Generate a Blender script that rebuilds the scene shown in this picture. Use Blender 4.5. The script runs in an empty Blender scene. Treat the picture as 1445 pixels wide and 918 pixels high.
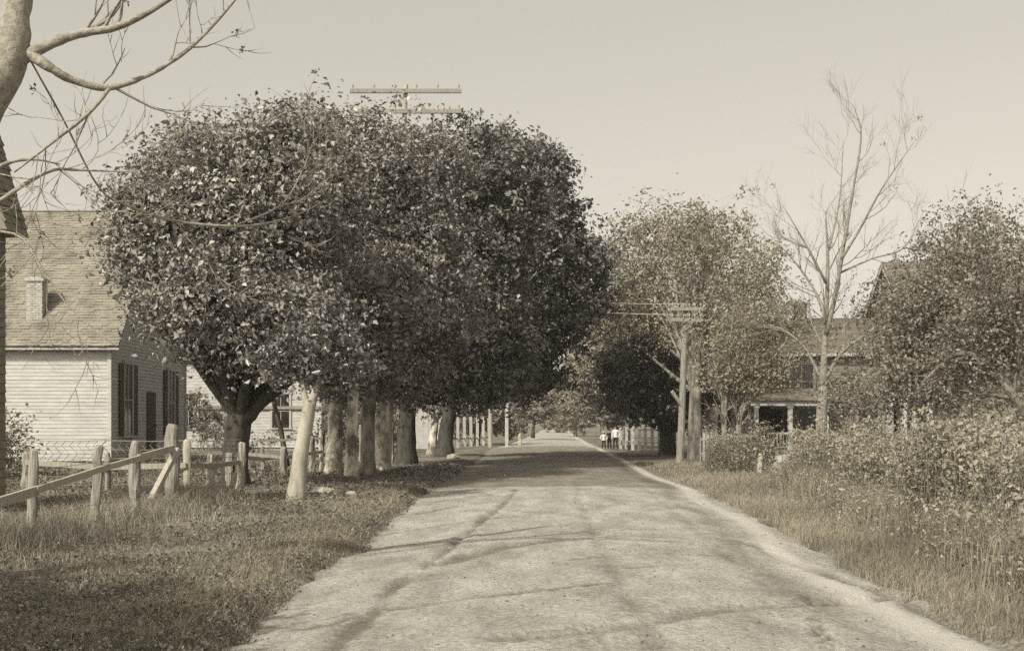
import bpy, math, random
import numpy as np
from mathutils import Vector, Matrix

random.seed(7)
rng = np.random.default_rng(11)
sc = bpy.context.scene
COL = sc.collection
R = math.radians

# ------------------------------------------------------------------ camera
F, CX, HY, H = 1750.0, 722.5, 598.0, 1.5          # focal length and horizon in photo pixels, eye height in metres
cam = bpy.data.cameras.new('camera'); camo = bpy.data.objects.new('camera', cam); COL.objects.link(camo)
camo.location = (0, 0, H); camo.rotation_euler = (R(90), 0, 0)
cam.sensor_width = 36; cam.lens = 36 * F / 1445; cam.shift_y = (HY - 459) / 1445
cam.clip_end = 3000; cam.clip_start = 0.1
sc.camera = camo

# ------------------------------------------------------------------ light
SUN_ELEV, SUN_DX, SUN_DY = 40.0, 0.60, 0.80         # the light travels towards +x +y (from behind on the left)
w = bpy.data.worlds.new('World'); sc.world = w; w.use_nodes = True
nt = w.node_tree; nt.nodes.clear()
sky = nt.nodes.new('ShaderNodeTexSky'); sky.sky_type = 'NISHITA'; sky.sun_disc = False
sky.sun_elevation = R(SUN_ELEV); sky.sun_rotation = math.atan2(-SUN_DX, -SUN_DY)
sky.dust_density = 4.0; sky.air_density = 1.0; sky.ozone_density = 1.0; sky.altitude = 200
bw = nt.nodes.new('ShaderNodeRGBToBW'); tint = nt.nodes.new('ShaderNodeMix'); tint.data_type = 'RGBA'; tint.blend_type = 'MULTIPLY'
tint.inputs[0].default_value = 1.0; tint.inputs[7].default_value = (1.05, 1.0, 0.86, 1)
bg = nt.nodes.new('ShaderNodeBackground'); bg.inputs[1].default_value = 0.15
out = nt.nodes.new('ShaderNodeOutputWorld')
nt.links.new(sky.outputs[0], bw.inputs[0]); nt.links.new(bw.outputs[0], tint.inputs[6])
veil = nt.nodes.new('ShaderNodeMix'); veil.data_type = 'RGBA'; veil.inputs[0].default_value = 0.4; veil.inputs[7].default_value = (3.35, 3.2, 2.8, 1)   # thin even cloud over the blue
nt.links.new(tint.outputs[2], veil.inputs[6]); nt.links.new(veil.outputs[2], bg.inputs[0]); nt.links.new(bg.outputs[0], out.inputs[0])
sun = bpy.data.lights.new('sun', 'SUN'); sun.energy = 3.1; sun.angle = R(0.6); sun.color = (1.0, 0.95, 0.84)
suno = bpy.data.objects.new('sun', sun); COL.objects.link(suno)
ce, se = math.cos(R(SUN_ELEV)), math.sin(R(SUN_ELEV))
suno.rotation_euler = Vector((SUN_DX * ce, SUN_DY * ce, -se)).to_track_quat('-Z', 'Y').to_euler()
sc.view_settings.view_transform = 'Standard'; sc.view_settings.look = 'None'
sc.view_settings.gamma = 1.0; sc.view_settings.exposure = 0.5; sc.view_settings.use_curve_mapping = False
sc.cycles.use_denoising = False
sc.cycles.max_bounces = 6; sc.cycles.diffuse_bounces = 3; sc.cycles.transparent_max_bounces = 8; sc.cycles.volume_bounces = 0

# ------------------------------------------------------------------ helpers
def W(px, py, D): return np.array(((px - CX) / F * D, D, H - (py - HY) / F * D))
def GX(px, D): return (px - CX) / F * D
def tone(v, warm=1.0): return (v * (1 + .09 * warm), v, v * (1 - .17 * warm), 1)

def tag(o, label=None, cat=None, group=None, kind=None):
    if label: o['label'] = label
    if cat: o['category'] = cat
    if group: o['group'] = group
    if kind: o['kind'] = kind
    return o
def thing(name, label, cat, loc=(0, 0, 0), group=None, rz=0):
    o = bpy.data.objects.new(name, None); COL.objects.link(o); o.location = loc; o.rotation_euler = (0, 0, rz)
    o.empty_display_size = .2
    return tag(o, label, cat, group)
def link(name, me, mat, parent=None, smooth=False):
    o = bpy.data.objects.new(name, me); COL.objects.link(o)
    if mat is not None:
        for m in (mat if isinstance(mat, list) else [mat]): me.materials.append(m)
    if parent is not None:
        o.parent = parent
        o.matrix_parent_inverse = pm_world(parent).inverted()
    if smooth: me.polygons.foreach_set('use_smooth', [True] * len(me.polygons))
    return o
def pm_world(o):
    m = Matrix.Translation(o.location) @ o.rotation_euler.to_matrix().to_4x4()
    if o.parent: m = pm_world(o.parent) @ o.matrix_parent_inverse @ m
    return m

class MB:
    def __init__(s): s.v = []; s.f = []
    def add(s, vs, fs):
        n = len(s.v); s.v += [tuple(map(float, p)) for p in vs]; s.f += [tuple(i + n for i in f) for f in fs]
    def box(s, c, d, rot=None):
        c = np.array(c, float); d = np.array(d, float) / 2
        P = np.array([(x, y, z) for z in (-1, 1) for y in (-1, 1) for x in (-1, 1)], float) * d
        if rot is not None: P = P @ np.array(rot).T
        s.add(P + c, [(0, 2, 3, 1), (4, 5, 7, 6), (0, 1, 5, 4), (1, 3, 7, 5), (3, 2, 6, 7), (2, 0, 4, 6)])
    def bar(s, a, b, wd, th, up=(0, 0, 1)):             # a squared timber from a to b
        a = np.array(a, float); b = np.array(b, float); d = b - a; L = np.linalg.norm(d); d /= L
        sd = np.cross(d, up); sd /= np.linalg.norm(sd); u = np.cross(sd, d)
        s.box((a + b) / 2, (L, th, wd), np.array([d, sd, u]).T)
    def tube(s, pts, rad, n=7, cap=True, rough=0.):
        pts = [np.array(p, float) for p in pts]; m = len(pts)
        base = len(s.v); ref = None; ridge = rng.normal(size=n) * rough if rough else None
        for i, p in enumerate(pts):
            t = pts[min(i + 1, m - 1)] - pts[max(i - 1, 0)]; t = t / (np.linalg.norm(t) + 1e-9)
            if ref is None: ref = np.array((1., 0, 0)) if abs(t[0]) < .8 else np.array((0, 1., 0))
            a = ref - t * ref.dot(t); a /= np.linalg.norm(a) + 1e-9; b = np.cross(t, a); ref = a
            if rough: ridge = ridge * .8 + rng.normal(size=n) * rough * .6
            for k in range(n):
                an = 2 * math.pi * k / n
                s.v.append(tuple(p + (a * math.cos(an) + b * math.sin(an)) * (rad[i] * (1 + ridge[k]) if rough else rad[i])))
        for i in range(m - 1):
            for k in range(n):
                k2 = (k + 1) % n
                s.f.append((base + i * n + k, base + i * n + k2, base + (i + 1) * n + k2, base + (i + 1) * n + k))
        if cap:
            s.f.append(tuple(base + k for k in reversed(range(n)))); s.f.append(tuple(base + (m - 1) * n + k for k in range(n)))
    def build(s, name, mat, parent=None, smooth=False):
        me = bpy.data.meshes.new(name); me.from_pydata(s.v, [], s.f); me.update()
        return link(name, me, mat, parent, smooth)

def tri_mesh(name, V, T, mat, parent=None, tintv=None):
    me = bpy.data.meshes.new(name)
    V = np.asarray(V, np.float32); T = np.asarray(T, np.int32)
    me.vertices.add(len(V)); me.vertices.foreach_set('co', V.ravel())
    me.loops.add(T.size); me.loops.foreach_set('vertex_index', T.ravel())
    me.polygons.add(len(T)); me.polygons.foreach_set('loop_start', np.arange(0, T.size, 3, dtype=np.int32))
    if tintv is not None:
        at = me.attributes.new('tint', 'FLOAT', 'POINT'); at.data.foreach_set('value', np.asarray(tintv, np.float32))
    me.update(calc_edges=True)
    return link(name, me, mat, parent)

def unit(a): return a / (np.linalg.norm(a, axis=-1, keepdims=True) + 1e-9)

def leaf_arrays(pos, nor, size, aspect=.6, fold=.35):
    n = len(pos); nor = unit(nor)
    r = unit(rng.normal(size=(n, 3))); a = unit(np.cross(nor, r)); b = np.cross(nor, a); s = size[:, None]
    base = pos - a * s * .5; tip = pos + a * s * .5 - nor * s * .12
    l = pos + b * s * aspect * .5 + nor * s * fold * .5; r_ = pos - b * s * aspect * .5 + nor * s * fold * .5
    V = np.stack([base, l, tip, r_], 1).reshape(-1, 3)
    i = np.arange(n)[:, None] * 4
    T = np.concatenate([i + [0, 2, 1], i + [0, 3, 2]], 1).reshape(-1, 3)
    return V, T

def blob_leaves(blobs, per_m2, size, clump=.45, shell=.55, up=.5, rag=.12, lump=.2):
    """clumps of leaves through the outer volume of lumpy ellipsoids (centre, radii)"""
    P, N, K = [], [], []
    per_clump = 34
    for c, r in blobs:
        c = np.array(c); r = np.array(r)
        area = 4 * math.pi * ((r[0] * r[1]) ** 1.6 / 3 + (r[0] * r[2]) ** 1.6 / 3 + (r[1] * r[2]) ** 1.6 / 3) ** (1 / 1.6)
        nc = max(3, int(area * per_m2 / per_clump))
        d = unit(rng.normal(size=(nc, 3)))
        boughs = unit(rng.normal(size=(13, 3)) + (0, 0, .15)); amp = rng.uniform(.3, 1, 13)
        bump = np.max(np.clip((d @ boughs.T - .72) / .28, 0, 1) ** .7 * amp, 1)
        rad = (shell + (1 - shell) * rng.random(nc) ** .6) * (1 - lump * .75 + lump * 1.5 * bump)
        rad += rng.normal(0, rag, nc) * (rng.random(nc) < .4); out_ = rng.random(nc) < .2; rad[out_] = (1 - lump * .5 + lump * 1.4 * bump[out_]) * (1.02 + .24 * rng.random(out_.sum()))
        cc = c + d * r * rad[:, None]
        k = rng.integers(int(per_clump * .3), int(per_clump * 1.7), nc); k[out_] = k[out_] // 3
        k = (k * (.55 + .45 * np.clip(bump * 2, 0, 1))).astype(int) + 2
        idx = np.repeat(np.arange(nc), k)
        off = rng.normal(size=(len(idx), 3)) * clump * .5 * (np.repeat(.45 + .95 * rng.random(nc), k))[:, None]
        off[:, 2] *= .7
        P.append(cc[idx] + off)
        N.append(unit(d[idx] * .6 + np.array((0, 0, up)) + rng.normal(size=(nc, 3))[idx] * .55 + rng.normal(size=(len(idx), 3)) * .75))
        K.append(np.clip((rng.random(nc) * .55)[idx] + rng.random(len(idx)) ** 2 * .6, 0, 1))
    P = np.concatenate(P); N = np.concatenate(N); K = np.concatenate(K)
    S = size * (.45 + 1.0 * rng.random(len(P)) ** 1.3)
    keep = P[:, 2] > .05
    return P[keep], N[keep], S[keep], K[keep]

def crown(name, blobs, mat, parent, per_m2=170, size=.19, zmin=None, **k):
    P, N, S, K = blob_leaves(blobs, per_m2, size, **k)
    V, T = leaf_arrays(P, N, S)
    return tri_mesh(name, V, T, mat, parent, np.repeat(K, 4))

def pb(px, py, D, rx, ry, rd=None):                    # a blob given where it stands in the picture: metres out
    k = D / F
    return (W(px, py, D), (rx * k, rd if rd else rx * k, ry * k))

def wob(a, b, n, amt):
    a = np.array(a, float); b = np.array(b, float)
    t = np.linspace(0, 1, n)[:, None]; p = a + (b - a) * t
    p[1:-1] += rng.normal(size=(n - 2, 3)) * amt
    return p
def smooth_path(pts, per=5):
    P = [np.array(p, float) for p in pts]; P = [2 * P[0] - P[1]] + P + [2 * P[-1] - P[-2]]; o = []
    for i in range(1, len(P) - 2):
        for k in range(per):
            t = k / per
            o.append(.5 * ((2 * P[i]) + (P[i + 1] - P[i - 1]) * t + (2 * P[i - 1] - 5 * P[i] + 4 * P[i + 1] - P[i + 2]) * t * t + (3 * P[i] - P[i - 1] - 3 * P[i + 1] + P[i + 2]) * t ** 3))
    o.append(P[-2]); return o

def grow(mb, p, d, L, r, lev, maxlev, upw=.15, spread=.75, kids=4, wig=.16, ends=None):
    n = 5 if lev < 2 else 4
    pts = [np.array(p, float)]; d = unit(np.array(d, float)); dd = d.copy()
    for i in range(n):
        dd = unit(dd + rng.normal(size=3) * wig + np.array((0, 0, upw)))
        pts.append(pts[-1] + dd * L / n)
    rr = np.linspace(r, r * .35 if lev < maxlev else r * .25, n + 1)
    mb.tube(pts, rr, 6 if r > .03 else (4 if r > .012 else 3), cap=False)
    if ends is not None and lev >= maxlev - 1: ends.append(pts[-1]); ends.append(pts[2])
    if lev < maxlev:
        for k in range(kids):
            t = (.3 + .7 * (k + rng.random()) / kids)
            i = min(n - 1, int(t * n)); q = pts[i] + (pts[i + 1] - pts[i]) * (t * n - i if t < 1 else 1)
            td = unit(pts[i + 1] - pts[i])
            nd = unit(td + unit(np.cross(td, rng.normal(size=3))) * spread)
            grow(mb, q, nd, L * (.5 + .25 * rng.random()), max(.004, rr[i] * .55), lev + 1, maxlev, upw, spread, kids, wig, ends)

# ------------------------------------------------------------------ materials
def new_mat(name):
    m = bpy.data.materials.new(name); m.use_nodes = True
    return m, m.node_tree, m.node_tree.nodes['Principled BSDF']
def pmat(name, c1, c2, scale=8, rough=.85, bump=.3, detail=6, stretch=(1, 1, 1), warm=1.0, lo=.3, hi=.7, dist=.02, spec=.2, scale2=None):
    m, t, b = new_mat(name); N = t.nodes
    tc = N.new('ShaderNodeTexCoord'); mp = N.new('ShaderNodeMapping'); mp.inputs['Scale'].default_value = stretch
    no = N.new('ShaderNodeTexNoise'); no.inputs['Scale'].default_value = scale; no.inputs['Detail'].default_value = detail; no.inputs['Roughness'].default_value = .62
    cr = N.new('ShaderNodeValToRGB'); cr.color_ramp.elements[0].position = lo; cr.color_ramp.elements[1].position = hi
    cr.color_ramp.elements[0].color = tone(c1, warm); cr.color_ramp.elements[1].color = tone(c2, warm)
    bu = N.new('ShaderNodeBump'); bu.inputs['Strength'].default_value = bump; bu.inputs['Distance'].default_value = dist
    L = t.links.new
    L(tc.outputs['Object'], mp.inputs[0]); L(mp.outputs[0], no.inputs['Vector']); L(no.outputs[0], cr.inputs[0])
    L(cr.outputs[0], b.inputs['Base Color']); L(no.outputs[0], bu.inputs['Height']); L(bu.outputs[0], b.inputs['Normal'])
    b.inputs['Roughness'].default_value = rough; b.inputs['Specular IOR Level'].default_value = spec
    return m
def leafmat(name, c1, c2, rough=.45, warm=1.0, trans=.25, spec=.5):
    m, t, b = new_mat(name); N = t.nodes; L = t.links.new
    at = N.new('ShaderNodeAttribute'); at.attribute_name = 'tint'
    cr = N.new('ShaderNodeValToRGB'); cr.color_ramp.elements[0].color = tone(c1, warm); cr.color_ramp.elements[1].color = tone(c2, warm)
    L(at.outputs['Fac'], cr.inputs[0]); L(cr.outputs[0], b.inputs['Base Color'])
    b.inputs['Roughness'].default_value = rough; b.inputs['Specular IOR Level'].default_value = spec
    tr = N.new('ShaderNodeBsdfTranslucent'); L(cr.outputs[0], tr.inputs[0])
    mx = N.new('ShaderNodeMixShader'); mx.inputs[0].default_value = trans
    o = N['Material Output']; L(b.outputs[0], mx.inputs[1]); L(tr.outputs[0], mx.inputs[2]); L(mx.outputs[0], o.inputs[0])
    return m
M = {}
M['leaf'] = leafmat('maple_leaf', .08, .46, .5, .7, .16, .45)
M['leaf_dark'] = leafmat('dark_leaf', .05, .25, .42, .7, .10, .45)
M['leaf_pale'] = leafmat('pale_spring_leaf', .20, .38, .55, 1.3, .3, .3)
M['leaf_mid'] = leafmat('mid_leaf', .10, .24, .5, 1.1, .2, .4)
M['leaf_fruit'] = leafmat('fruit_leaf', .13, .30, .5, 1.1, .25, .4)
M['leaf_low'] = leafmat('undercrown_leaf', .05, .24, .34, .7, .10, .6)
M['leaf_brush'] = leafmat('brush_leaf', .18, .40, .6, 1.2, .25, .3)
M['leaf_hedge'] = leafmat('hedge_leaf', .15, .33, .6, 1.1, .22, .3)
M['grass'] = leafmat('grass_blade', .14, .36, .6, 1.15, .25, .25)
M['drygrass'] = leafmat('dry_grass_blade', .18, .36, .65, 1.35, .25, .2)
M['bark'] = pmat('dark_bark', .03, .09, 7, .9, .8, 8, (1, 1, .25), dist=.04)
M['bark_pale'] = pmat('pale_bark', .13, .60, 2.6, .9, .9, 10, (1, 1, .6), dist=.05, lo=.40, hi=.60)
M['bark_sunny'] = pmat('smooth_pale_bark', .22, .44, 5, .9, .7, 9, (1, 1, .35), dist=.03)
M['bark_mid'] = pmat('grey_bark', .07, .26, 3, .9, .8, 10, (1, 1, .5), dist=.03, lo=.38, hi=.62)
M['twig'] = pmat('twig_bark', .13, .30, 9, .9, .6, 6)
M['limb'] = pmat('limb_bark', .16, .40, 14, .9, 1.0, 9, (1, 1, 1), dist=.03)
M['wood'] = pmat('weathered_wood', .13, .36, 5, .9, .9, 8, (6, 6, .6), warm=.8, dist=.01)
M['wood_pale'] = pmat('bleached_wood', .22, .46, 5, .9, .5, 8, (6, 6, .6), warm=1.0, dist=.01)
M['white'] = pmat('white_paint', .36, .50, 2.2, .75, .15, 6, (1, 1, 2.5), warm=.35, dist=.006)
M['offwhite'] = pmat('aged_white_paint', .30, .46, 2.5, .8, .15, 6, (1, 1, 2.5), warm=.5, dist=.006)
M['siding_brown'] = pmat('brown_siding', .14, .22, 3, .85, .2, 6, (1, 1, 2), warm=1.2, dist=.006)
M['shingle'] = pmat('wood_shingle', .12, .30, 1.6, .9, .4, 9, (1, 1, 1), warm=1.1, dist=.01, lo=.25, hi=.75)
M['shingle_dark'] = pmat('dark_shingle', .12, .22, 2, .9, .4, 9, warm=1.2, dist=.01)
M['brick'] = pmat('whitewashed_brick', .28, .48, 9, .9, .6, 5, warm=.6, dist=.01)
M['glass'] = pmat('window_glass', .015, .03, 2, .08, .02, 2, spec=.6)
M['shutter'] = pmat('dark_shutter', .03, .05, 6, .7, .3, 4, (1, 1, 14))
M['dark'] = pmat('dark_interior', .02, .04, 3, .95, .1, 3)
M['stone'] = pmat('pale_stone', .24, .44, 7, .95, .7, 8, dist=.03, warm=.8)
M['wire'] = pmat('fence_wire', .16, .28, 6, .5, .1, 3, spec=.5)
M['iron'] = pmat('dark_iron', .04, .07, 6, .5, .1, 3)
M['ceramic'] = pmat('glass_insulator', .3, .4, 6, .25, .05, 2, spec=.6)
M['skin'] = pmat('skin', .36, .42, 8, .6, .05, 3, warm=1.4)
M['cloth_white'] = pmat('white_cotton', .66, .76, 8, .9, .2, 4, warm=.4)
M['cloth_dark'] = pmat('dark_wool', .02, .04, 8, .95, .2, 4)
M['straw'] = pmat('straw_hat', .4, .5, 30, .9, .3, 4)
M['hair'] = pmat('dark_hair', .02, .03, 30, .6, .3, 4)

# ------------------------------------------------------------------ the ground and the road
YS = np.array([-30, 8, 28.5, 50, 77, 130, 250, 600, 1400.]);
XL = np.array([-2.1, -2.02, -2.0, -1.55, -1.0, 1.2, 5.6, 17, 44.])
XR = np.array([3.1, 3.4, 4.40, 4.95, 5.55, 7.3, 11.6, 23, 50.])
def road_l(y): return np.interp(y, YS, XL)
def road_r(y): return np.interp(y, YS, XR)
def vnoise(x, y, s, seed=0):
    r = np.random.default_rng(seed); v = 0
    for k in range(7):
        a = r.random() * 6.28; f = s * (.6 + 1.4 * r.random()); v = v + np.sin((x * math.cos(a) + y * math.sin(a)) * f + r.random() * 6.28 + 1.3 * np.sin((y * math.cos(a) - x * math.sin(a)) * f * .7))
    return v / 7
def edge_wob(y, seed): return .22 * vnoise(y, y * 0, 1.1, seed) + .12 * vnoise(y, y * 0, 4.0, seed + 1)
def ground_z(x, y):
    z = .05 * vnoise(x, y, .35, 3) + .025 * vnoise(x, y, 1.6, 4)
    l, r = road_l(y) + edge_wob(y, 21), road_r(y) + edge_wob(y, 31)
    inside = np.minimum(x - l, r - x)
    z = z + .06 * np.exp(-((x - l + .9) / .7) ** 2)                   # low bank beside the ruts
    z = np.where(inside > -.1, z - .22 * np.clip((inside + .1) / .6, 0, 1), z)
    d = np.maximum(l - x, x - r)
    z = z + np.clip((d - 1.0) / 6, 0, 1) * .12
    return z
def axis(parts):
    o = []
    for a, b, n in parts: o += list(np.linspace(a, b, n, endpoint=False))
    return np.array(o + [parts[-1][1]])
def grid_mesh(name, xs2d, ys2d, zs2d, mat):
    ny, nx = xs2d.shape
    me = bpy.data.meshes.new(name)
    V = np.stack([xs2d, ys2d, zs2d], -1).reshape(-1, 3)
    i = np.arange(nx * ny).reshape(ny, nx)
    q = np.stack([i[:-1, :-1], i[:-1, 1:], i[1:, 1:], i[1:, :-1]], -1).reshape(-1, 4)
    me.vertices.add(len(V)); me.vertices.foreach_set('co', V.astype(np.float32).ravel())
    me.loops.add(q.size); me.loops.foreach_set('vertex_index', q.astype(np.int32).ravel())
    me.polygons.add(len(q)); me.polygons.foreach_set('loop_start', np.arange(0, q.size, 4, dtype=np.int32))
    me.polygons.foreach_set('use_smooth', np.ones(len(q), bool)); me.update(calc_edges=True)
    return link(name, me, mat)
gy = axis([(-60, -4, 10), (-4, 6, 16), (6, 36, 170), (36, 90, 120), (90, 250, 60), (250, 1500, 20)])
gx = axis([(-1200, -90, 14), (-90, -25, 30), (-25, -8, 70), (-8, 9, 150), (9, 26, 60), (26, 90, 26), (90, 1200, 14)])
GXX, GYY = np.meshgrid(gx, gy)
m, t, b = new_mat('earth_and_turf'); N = t.nodes; L = t.links.new
geo = N.new('ShaderNodeNewGeometry'); n1 = N.new('ShaderNodeTexNoise'); n1.inputs['Scale'].default_value = .7; n1.inputs['Detail'].default_value = 8
n2 = N.new('ShaderNodeTexNoise'); n2.inputs['Scale'].default_value = 14; n2.inputs['Detail'].default_value = 8
L(geo.outputs['Position'], n1.inputs['Vector']); L(geo.outputs['Position'], n2.inputs['Vector'])
c1 = N.new('ShaderNodeValToRGB'); c1.color_ramp.elements[0].position = .35; c1.color_ramp.elements[1].position = .68
c1.color_ramp.elements[0].color = tone(.08, 1.0); c1.color_ramp.elements[1].color = tone(.27, 1.0)
c2 = N.new('ShaderNodeValToRGB'); c2.color_ramp.elements[0].position = .3; c2.color_ramp.elements[1].position = .7
c2.color_ramp.elements[0].color = (.55, .55, .55, 1); c2.color_ramp.elements[1].color = (1.25, 1.25, 1.25, 1)
mx = N.new('ShaderNodeMix'); mx.data_type = 'RGBA'; mx.blend_type = 'MULTIPLY'; mx.inputs[0].default_value = 1
bu = N.new('ShaderNodeBump'); bu.inputs['Strength'].default_value = .9; bu.inputs['Distance'].default_value = .05
L(n1.outputs[0], c1.inputs[0]); L(n2.outputs[0], c2.inputs[0]); L(c1.outputs[0], mx.inputs[6]); L(c2.outputs[0], mx.inputs[7])
L(mx.outputs[2], b.inputs['Base Color']); L(n2.outputs[0], bu.inputs['Height']); L(bu.outputs[0], b.inputs['Normal'])
b.inputs['Roughness'].default_value = .95; b.inputs['Specular IOR Level'].default_value = .1
M['earth'] = m
tag(grid_mesh('ground', GXX, GYY, ground_z(GXX, GYY), M['earth']), kind='structure')

# road: a dusty dirt sheet with a crown, ruts pressed into it and a pale trodden strip at its right edge
RUTS = [  # (points on the road, half-width m, depth m)
    ([(.0, 8.35), (.9, 8.9), (1.6, 9.7), (2.6, 10.3), (3.5, 11.0), (4.2, 11.4)], .13, .05),
    ([(-.82, 12.9), (-.4, 13.9), (.3, 15.2), (1.0, 15.6), (1.9, 15.4)], .15, .03),
    ([(-.9, 12.6), (-.72, 15.0), (-.45, 18.5), (-.15, 22.5), (.12, 28)], .06, .035),
    ([(-1.9, 17), (-1.0, 18.2), (.2, 19.6), (1.2, 20.0), (2.4, 20.4), (4.1, 20.2)], .07, .025),
    ([(1.97, 7.4), (2.1, 8.3), (2.5, 10.5), (2.55, 10.8)], .03, .03),
    ([(2.2, 15.0), (3.2, 14.9), (4.0, 14.6)], .06, .02), ([(1.8, 17.5), (2.8, 17.7), (3.9, 17.2)], .05, .02),
    ([(3.0, 15.6), (3.1, 13.2), (3.35, 11.4), (3.4, 8.5)], .10, .04),
    ([(2.0, 25), (3.0, 24.2), (4.1, 23)], .06, .02), ([(-2.0, 14.6), (-1.3, 15.4), (-.6, 15.9)], .06, .02),
    ([(-1.8, 20.5), (-1.2, 22), (-.5, 23)], .07, .02),
    ([(-1.5, 9.2), (-.9, 10.0), (-.1, 10.6), (.9, 11.3)], .07, .02), ([(1.2, 12.4), (2.0, 12.9), (3.0, 12.7)], .06, .02), ([(.6, 13.2), (1.5, 13.8), (2.6, 13.9)], .05, .015),
    ([(.95, 8), (1.0, 12), (1.1, 17), (1.3, 24), (1.5, 28)], .07, .015, .3), ([(2.3, 11), (2.55, 16), (2.8, 22), (3.05, 28)], .07, .015, .3),
    ([(-1.2, 8), (-1.1, 10), (-1.05, 12)], .08, .02), ([(-1.6, 24), (-.6, 25.5), (.8, 26.2), (2.2, 26)], .07, .02),
]
ry = axis([(-30, 6, 30), (6, 31, 560), (31, 80, 240), (80, 250, 120), (250, 1400, 50)])
ru = np.linspace(0, 1, 131)
U, Y = np.meshgrid(ru, ry)
lx, rx = road_l(Y) + edge_wob(Y, 21) - .5, road_r(Y) + edge_wob(Y, 31) + .35
X = lx + (rx - lx) * U
u2 = (X - road_l(Y)) / (road_r(Y) - road_l(Y))
Z = -.05 + .11 * (1 - (2 * np.clip(u2, -.2, 1.2) - 1) ** 2) + .012 * vnoise(X, Y, 2.2, 8) + .006 * vnoise(X, Y, 7, 9)
Z = Z + .10 * np.exp(-((Y - 72) / 12) ** 2)
rutw = np.zeros_like(X)
for pts, hw, dep, *wt in RUTS:
    P = np.array(smooth_path([(a, c, 0) for a, c in pts], 6))[:, :2]
    lo, hi = P.min(0) - .6, P.max(0) + .6
    rows = np.where((ry > lo[1]) & (ry < hi[1]))[0]
    sl = slice(rows[0], rows[-1] + 1); xs, ys = X[sl], Y[sl]
    dm = np.full(xs.shape, 9.)
    for a, c in zip(P[:-1], P[1:]):
        d = c - a; tt = np.clip(((xs - a[0]) * d[0] + (ys - a[1]) * d[1]) / (d @ d), 0, 1)
        dm = np.minimum(dm, np.hypot(xs - a[0] - tt * d[0], ys - a[1] - tt * d[1]))
    dm = np.abs(dm + .06 * vnoise(xs, ys, 5, 40) + .06 * vnoise(xs, ys, 17, 41) + .03 * vnoise(xs, ys, 45, 43))
    g = np.exp(-(dm / hw) ** 3) * (.72 + .5 * vnoise(xs, ys, 2.2, 42)).clip(.15, 1); ridge = np.exp(-((dm - 2.0 * hw) / hw) ** 2)
    Z[sl] += -dep * g + dep * .35 * ridge
    rutw[sl] = np.maximum(rutw[sl], g * (wt[0] if wt else .85))
m, t, b = new_mat('dusty_dirt_road'); N = t.nodes; L = t.links.new
geo = N.new('ShaderNodeNewGeometry')
def att(nm):
    a = N.new('ShaderNodeAttribute'); a.attribute_name = nm; return a.outputs['Fac']
def noise(sc_, det=8, vec=None, rg=.6):
    n = N.new('ShaderNodeTexNoise'); n.inputs['Scale'].default_value = sc_; n.inputs['Detail'].default_value = det; n.inputs['Roughness'].default_value = rg
    L(vec or geo.outputs['Position'], n.inputs['Vector']); return n.outputs[0]
def ramp(fac, stops):
    r = N.new('ShaderNodeValToRGB'); e = r.color_ramp.elements
    for i, (p, c) in enumerate(stops):
        if i > 1: e.new(p)
    for i, (p, c) in enumerate(stops): e[i].position = p; e[i].color = c if len(c) == 4 else (*c, 1)
    L(fac, r.inputs[0]); return r.outputs[0]
def mixc(kind, fac, a, c):
    x = N.new('ShaderNodeMix'); x.data_type = 'RGBA'; x.blend_type = kind
    if isinstance(fac, float): x.inputs[0].default_value = fac
    else: L(fac, x.inputs[0])
    for s, k in ((a, 6), (c, 7)):
        if isinstance(s, tuple): x.inputs[k].default_value = s
        else: L(s, x.inputs[k])
    return x.outputs[2]
mp = N.new('ShaderNodeMapping'); mp.inputs['Scale'].default_value = (1.6, .55, 1); L(geo.outputs['Position'], mp.inputs[0])
base = ramp(noise(1.1, 10, mp.outputs[0], .68), [(.32, tone(.23, .8)), (.5, tone(.34, .6)), (.68, tone(.45, .5))])
fine = ramp(noise(22, 8), [(.3, (.62, .62, .62)), (.7, (1.28, 1.28, 1.28))])
col = mixc('MULTIPLY', 1.0, base, fine)
col = mixc('MIX', att('road_shade'), col, mixc('MULTIPLY', 1.0, (.56, .53, .49, 1), col))
col = mixc('MIX', att('rut'), col, mixc('MULTIPLY', 1.0, (.36, .32, .28, 1), col))
col = mixc('MIX', att('strip'), col, tone(.50, .6))
L(col, b.inputs['Base Color'])
bu = N.new('ShaderNodeBump'); bu.inputs['Strength'].default_value = .8; bu.inputs['Distance'].default_value = .03
L(noise(30, 10, None, .7), bu.inputs['Height']); L(bu.outputs[0], b.inputs['Normal'])
b.inputs['Roughness'].default_value = .97; b.inputs['Specular IOR Level'].default_value = .08
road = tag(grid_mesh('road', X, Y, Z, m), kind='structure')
def sm(a, lo, hi):
    q = np.clip((a - lo) / (hi - lo), 0, 1); return q * q * (3 - 2 * q)
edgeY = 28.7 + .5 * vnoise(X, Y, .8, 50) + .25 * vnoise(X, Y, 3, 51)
shade_mask = sm(Y, 0, 1) * sm(Y - edgeY, -.15, .45) * (1 - sm(Y, 72, 82)) * .85  # tree shade across the middle stretch, painted into the dirt colour
rr_ = road_r(Y) + .25 * vnoise(Y, Y * 0, .3, 60)
strip = np.exp(-((X - rr_ + .40) / .17) ** 4) * (.8 + .4 * vnoise(X, Y, 1.2, 61)).clip(0, 1)
shade_mask = shade_mask * (1 - strip)
dr = np.exp(-((X - rr_ + .92) / .20) ** 2) * sm(Y, 8, 10) * (1 - sm(Y, 40, 60)) * (.75 + .7 * vnoise(X, Y, .9, 62)).clip(0, 1)
rutw = np.maximum(rutw, dr * .5)
for nm, arr in (('road_shade', shade_mask), ('rut', rutw), ('strip', strip * .8)):
    at = road.data.attributes.new(nm, 'FLOAT', 'POINT'); at.data.foreach_set('value', arr.astype(np.float32).ravel())

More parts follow.
